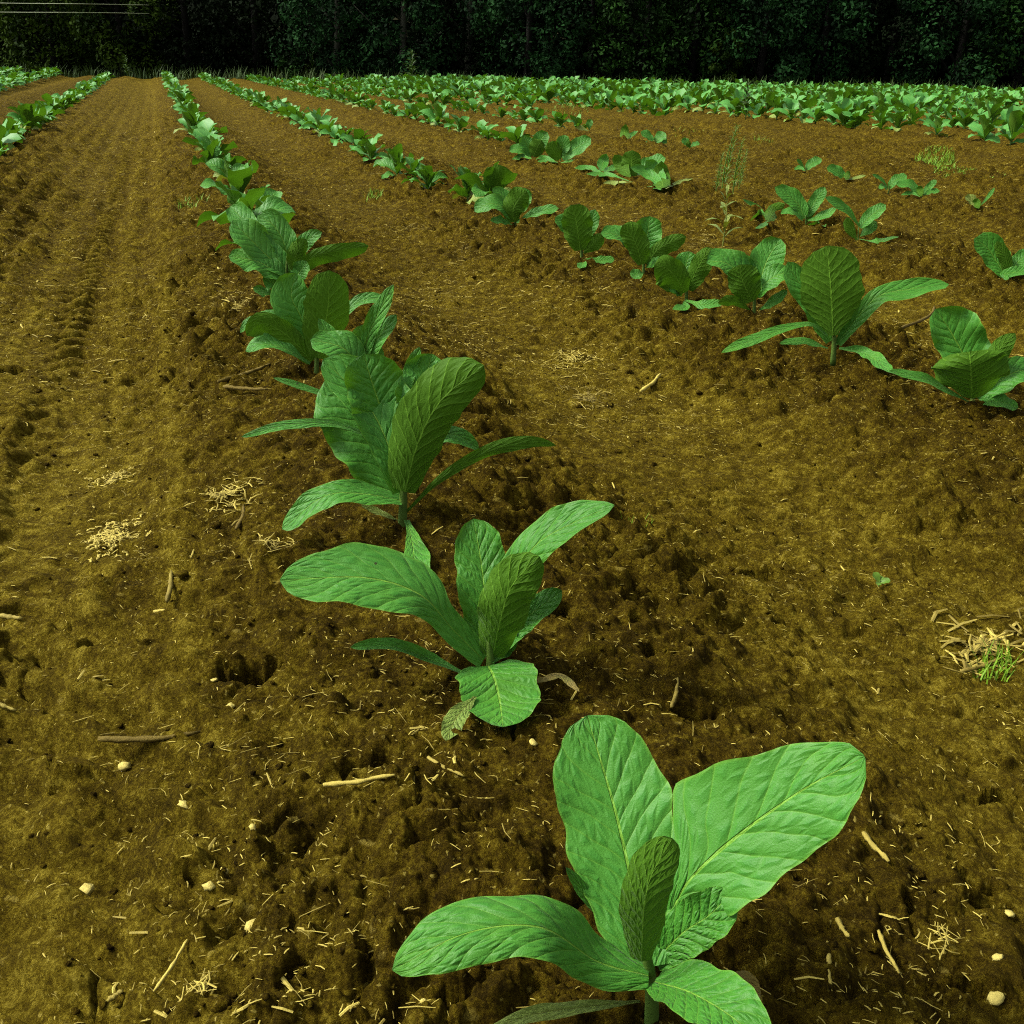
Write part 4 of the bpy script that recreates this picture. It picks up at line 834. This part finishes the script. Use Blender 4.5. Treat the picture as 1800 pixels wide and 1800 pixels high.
heap(480, 990, 50, 20, 34, .015, .06, .001, .003, 'straw_litter', 'tangle of dry roots left of the bent-leaf plant')
heap(345, 1700, 40, 25, 24, .015, .05, .001, .0025, 'straw_litter', 'tangle of pale roots at the bottom left')
heap(1660, 1640, 40, 30, 18, .015, .045, .001, .002, 'straw_litter', 'tuft of dry straw in the lower right')
for (cx, cy, rx, ry) in [(820, 425, 60, 30), (1040, 660, 60, 25), (1240, 400, 40, 25), (400, 870, 60, 25), (420, 560, 40, 30), (1010, 600, 60, 20), (720, 380, 60, 25), (1380, 350, 60, 20)]:
    heap(cx, cy, rx, ry, 130, .012, .05, .0015, .004, 'straw_litter', 'thicker drift of chopped straw between the rows', .008)

# ------------------------------------------------------------------ grass and weeds
def blades(cx, cy, rx, ry, n, hmin, hmax, w, name, label, mat=GRASS, world=False, lean=.6, kind='stuff'):
    vs_, fs_ = [], []; off = 0
    for i in range(n):
        a = rnd.uniform(0, 6.28); r = math.sqrt(rnd.random())
        if world: x, y = cx + rx * r * math.cos(a), cy + ry * r * math.sin(a)
        else:
            p = on_plane(cx + rx * r * math.cos(a), cy + ry * r * math.sin(a), -0.03); x, y = p[0], p[1]
        b = np.array([x, y, gz(x, y, False) - .005]); h = rnd.uniform(hmin, hmax); az = rnd.uniform(0, 6.28); d = np.array([math.cos(az), math.sin(az), 0]); s = np.array([-d[1], d[0], 0]); ln = rnd.uniform(.1, lean)
        for t, ww in ((0, 1), (.5, .8), (1, .1)):
            P = b + d * h * ln * t * t * 1.4 + np.array([0, 0, h * t * (1 - .25 * ln * t)]); vs_ += [P - s * w * ww * .5, P + s * w * ww * .5]
        fs_ += [(off, off + 1, off + 3, off + 2), (off + 2, off + 3, off + 5, off + 4)]; off += 6
    return tag(mesh_obj(name, np.array(vs_), np.array(fs_), mat), label, kind=kind)
blades(1640, 282, 40, 14, 1100, .03, .12, .008, 'grass', 'bright green grass patch on the bare strip at right')
blades(1680, 305, 40, 8, 700, .02, .06, .008, 'grass', 'low bright grass trailing right of the patch')
blades(1765, 318, 35, 8, 200, .02, .05, .012, 'grass', 'yellowish low grass near the right edge')
blades(1345, 250, 22, 10, 60, .05, .16, .008, 'grass', 'thin grass tuft right of the tall weed')
blades(655, 332, 20, 6, 60, .04, .10, .007, 'grass', 'small green grass tuft between the first and second rows')
blades(340, 362, 30, 6, 70, .04, .09, .007, 'grass', 'dark low weeds left of the front row')
blades(990, 195, 45, 6, 120, .06, .18, .012, 'grass', 'green grass in front of the dense block')
blades(1120, 878, 30, 14, 40, .02, .05, .0025, 'grass', 'faint grass wisps right of the tall plant')
blades(1765, 1112, 40, 22, 70, .03, .08, .0035, 'grass', 'green grass growing through the husk heap')
blades(1215, 238, 30, 6, 50, .05, .12, .008, 'grass', 'sparse grass beside the tiny plants of the thin row')
for i in range(22):
    x = -31 + i * 2.6; blades(x, edge_y(x) + .2, 1.5, .9, 120, .25, .8, .04, 'verge_grass', 'dark rank grass along the foot of the wood', GRASS_DARK, True)
def weed(px, py, h, label, pale=False, thin=False, nl=24, seed=1, mat=None):
    w = on_plane(px, py, -.03); r = random.Random(seed); root = empty('weed', (w[0], w[1], gz(w[0], w[1], False))); tag(root, label, 'weed')
    top = (r.uniform(-.04, .04) * h + (.10 * h if thin else 0), 0, h)
    V, Fc = tube([(0, 0, -.03), (.015 * h, 0, h * .5), top], [h * .011, h * .009, h * .004], 6, 8); mesh_obj('stem', V, Fc, mat or (STEM if not pale else LEAF_YELLOW), root)
    for i in range(nl):
        t = .15 + .85 * i / nl; az = i * 2.4; Lg = h * (.20 if thin else .4) * (1.1 - .6 * t); b = np.array([top[0] * t, 0, h * t]); e = r.uniform(.3, 1.1)
        d = np.array([math.cos(az) * math.cos(e), math.sin(az) * math.cos(e), math.sin(e)]); P = [b, b + d * Lg * .5, b + d * Lg + np.array([0, 0, -.25 * Lg])]
        V, Fq, UV = leaf_geom(crom(P, 6), np.tile([0, 0, 1.0], (6, 1)), Lg * (.06 if thin else .12), Lg * (.06 if thin else .12), 2); mesh_obj('leaf', V, Fq, LEAF_YELLOW if pale else (mat or WEED), root, UV)
weed(1268, 345, .58, 'tall thin dark weed rising between the third and fourth rows', thin=True, nl=100, seed=2, mat=WEED)
for i, (px, py, h, lab) in enumerate([(1288, 338, .5, 'soft green side shoot right of the tall thin weed'), (1258, 342, .36, 'short soft green weed left of the tall thin one'), (1300, 318, .40, 'thin green weed behind the tall thin one')]): weed(px, py, h, lab, thin=True, nl=90, seed=40 + i, mat=WEED)
weed(1272, 412, .42, 'pale yellow-green spindly weed in front of the tall thin one', pale=True, nl=14, seed=3)
for i, (px, py, h, lab) in enumerate([(550, 140, 1.7, 'tall dark weed at the far field edge, left of centre'), (505, 138, 1.2, 'shorter weed at the far field edge, left of a taller one'), (725, 150, 1.5, 'dark weed standing over the far rows near the middle'), (225, 138, 1.1, 'dark weed at the far end of the wide bare track'), (1310, 212, .75, 'weed at the front edge of the dense block behind the tall thin one')]):
    weed(px, py, h, lab, nl=34, seed=10 + i, mat=WEED_DARK)
# seedling
w = on_plane(1555, 972, -.03); root = empty('seedling', (w[0], w[1], gz(w[0], w[1]))); tag(root, 'tiny lone green seedling on the bare soil right of centre', 'seedling')
V, Fc = tube([(0, 0, -.01), (0, 0, .012), (.002, 0, .02)], [.002, .0018, .0012], 5, 4); mesh_obj('stem', V, Fc, STEM, root)
for az, Lg, e in ((2.3, .034, .9), (-.3, .03, .5), (1.2, .026, .7), (4.2, .024, .3)):
    d = np.array([math.cos(az) * math.cos(e), math.sin(az) * math.cos(e), math.sin(e)]); b = np.array([0, 0, .014])
    V, Fq, UV = leaf_geom(crom([b, b + d * Lg * .5, b + d * Lg * .9 - np.array([0, 0, .004])], 8), np.tile([0, -.5, 1.0], (8, 1)), Lg * .3, Lg * .3, 4); mesh_obj('leaf', V, Fq, WEED, root, UV)

# ------------------------------------------------------------------ the wood behind
def crown_mesh(seed, h, rad, n_blob, per, leaf, low=0.0, spread=(.42, .68)):
    r = np.random.default_rng(seed); blobs = []
    for i in range(n_blob):
        z = low + (h - low) * (i + .5) / n_blob; t = (z - low) / (h - low); R = rad * (math.sin(math.pi * min(1, .22 + .78 * t) ** .9) * .75 + .30)
        a = i * 2.4 + r.uniform(-.5, .5); rr = R * r.uniform(.35, .95); blobs.append((rr * math.cos(a), rr * math.sin(a), z, R * r.uniform(*spread)))
    n = n_blob * per; B = np.array(blobs)[np.repeat(np.arange(n_blob), per)]
    d = unit(r.normal(size=(n, 3))); rr = B[:, 3] * r.uniform(.55, 1.08, n) ** .6
    C = B[:, :3] + d * rr[:, None] * np.array([1, 1, .8]); C[:, 2] = np.maximum(C[:, 2], .08)
    nrm = unit(d * .7 + r.normal(size=(n, 3)) * .6 + np.array([0, 0, .4])); a1 = unit(np.cross(nrm, r.normal(size=(n, 3)))); a2 = np.cross(nrm, a1)
    s = leaf * r.uniform(.6, 1.3, n)[:, None]
    V = np.stack([C - a1 * s, C + a2 * s * .55 + nrm * s * .15, C + a1 * s, C - a2 * s * .55 + nrm * s * .15], 1).reshape(-1, 3)
    return V, np.arange(n * 4).reshape(n, 4), blobs
def tree(x, y, h, rad, fol, label, seed, leaf=.12, per=300, n_blob=34, low=.4, bark=BARK, name='broadleaf_tree', cat='tree', trunk_r=.16, lean=0.0):
    root = empty(name, (x, y, gz(x, y, False))); tag(root, label, cat, 'trees and bushes along the edge of the wood' if cat == 'tree' else None)
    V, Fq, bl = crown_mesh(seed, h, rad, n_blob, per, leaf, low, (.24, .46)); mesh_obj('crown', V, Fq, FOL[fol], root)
    V, Fc = tube([(0, 0, -.2), (.1 + lean * .3, 0, h * .35), (lean, .1, h * .85)], [trunk_r * 1.3, trunk_r, trunk_r * .25], 8, 9); mesh_obj('trunk', V, Fc, bark, root)
    for i in range(2, n_blob, 5):
        bx, by, bz, br = bl[i]; zz = max(.5, bz - br * 1.2 - .6); V, Fc = tube([(.08, 0, zz), (bx * .5, by * .5, (zz + bz) / 2), (bx, by, bz)], [trunk_r * .45, trunk_r * .3, trunk_r * .1], 5, 5); mesh_obj('branch', V, Fc, bark, root)
    return root
def at(px, beyond):
    d = ray(px, 120); t = 20.0
    for _ in range(60):
        x, y = d[0] / d[1] * t, t; t += (edge_y(x) + beyond - y) * .7
    return d[0] / d[1] * t, t
TREES = [(-60, 3.5, 11, 4.2, 2, 'yellow-green leafy tree at the far left under the wires'), (95, 2.5, 9, 3.6, 2, 'yellowish bushy tree, second from the left end of the wood'), (215, 3.0, 10, 3.2, 2, 'olive tree where the two wires vanish'),
         (330, 5.0, 11, 3.6, 3, 'near black tree right of the olive one'), (450, 5.5, 12, 3.8, 3, 'near black tree in the darkest gap of the wood'), (590, 3.0, 8.5, 3.0, 1, 'low bluish tree left of the pale trunk'), (705, 3.0, 10, 3.2, 1, 'bluish tree with a pale trunk showing near the top'),
         (820, 5.0, 11, 3.4, 3, 'black tree between the pale trunk and the rounded bush'), (925, 2.2, 7.5, 3.0, 1, 'rounded grey-green bushy tree standing forward of the wood'), (1035, 5.0, 11, 3.2, 3, 'near black tree right of the rounded bush'),
         (1130, 2.6, 9, 3.0, 0, 'dark green tree with drooping tiers right of centre'), (1215, 3.6, 10, 2.8, 0, 'dark green tree behind the small pointed sapling'), (1335, 2.8, 9, 3.4, 1, 'broad bluish tree right of the sapling'), (1440, 3.8, 10, 3.0, 1, 'large-leaved bluish tree with leaves in hanging sprays'),
         (1560, 5.0, 11, 3.2, 3, 'near black tree in the gap toward the right edge'), (1680, 2.8, 8.5, 3.0, 1, 'green rounded tree near the right edge'), (1790, 3.0, 9.5, 3.2, 0, 'dark tree cut by the right edge')]
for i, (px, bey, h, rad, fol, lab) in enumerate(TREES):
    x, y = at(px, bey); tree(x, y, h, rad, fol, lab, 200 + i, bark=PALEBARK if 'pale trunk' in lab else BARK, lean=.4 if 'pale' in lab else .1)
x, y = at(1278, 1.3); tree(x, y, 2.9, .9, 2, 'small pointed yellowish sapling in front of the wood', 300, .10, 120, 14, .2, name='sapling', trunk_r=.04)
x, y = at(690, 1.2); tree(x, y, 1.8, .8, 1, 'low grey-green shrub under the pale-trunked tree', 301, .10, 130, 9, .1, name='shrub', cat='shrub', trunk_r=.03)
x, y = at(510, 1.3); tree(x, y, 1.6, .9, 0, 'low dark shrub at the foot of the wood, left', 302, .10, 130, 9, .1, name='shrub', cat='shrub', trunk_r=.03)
# everything deeper in the wood, one mass
wv, wf, off = [], [], 0
r = np.random.default_rng(5)
for k in range(46):
    px = -700 + k * 71 + r.uniform(-30, 30); x, y = at(px, r.uniform(9, 22)); V, Fq, bl = crown_mesh(400 + k % 7, r.uniform(11, 15), 4.2, 20, 120, .44, .1)
    wv.append(V + np.array([x, y, gz(x, y, False)])); wf.append(Fq + off); off += len(V)
    V, Fc = tube([(x, y, gz(x, y, False) - .3), (x + .1, y, gz(x, y, False) + 9)], [.22, .1], 6, 4); Fc = np.array(Fc[:-2]); wv.append(V); wf.append(Fc + off); off += len(V)
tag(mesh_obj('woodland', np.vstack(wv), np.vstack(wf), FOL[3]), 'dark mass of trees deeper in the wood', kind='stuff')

# two wires crossing in front of the wood at the far left, ending behind the olive tree
for i, (py0, py1, lab) in enumerate([(5, 7, 'upper of two pale wires in front of the wood at the top left'), (21, 22, 'lower of two pale wires in front of the wood at the top left')]):
    def wp(px, py, yy): d = ray(px, py); return CAM + d * (yy / d[1])
    a = wp(-420, py0 - 6, 59.5); b = wp(-40, py0 - 0, 58.5); c = wp(150, py1, 58.0); e = wp(262, py1 + 2, 62.5)
    V, Fc = tube([a, b, c, e], [.016, .016], 6, 24); o3 = a.copy(); o = mesh_obj('power_line', V - o3, Fc, CABLE); o.location = o3; tag(o, lab, 'wire', 'wires at the top left')
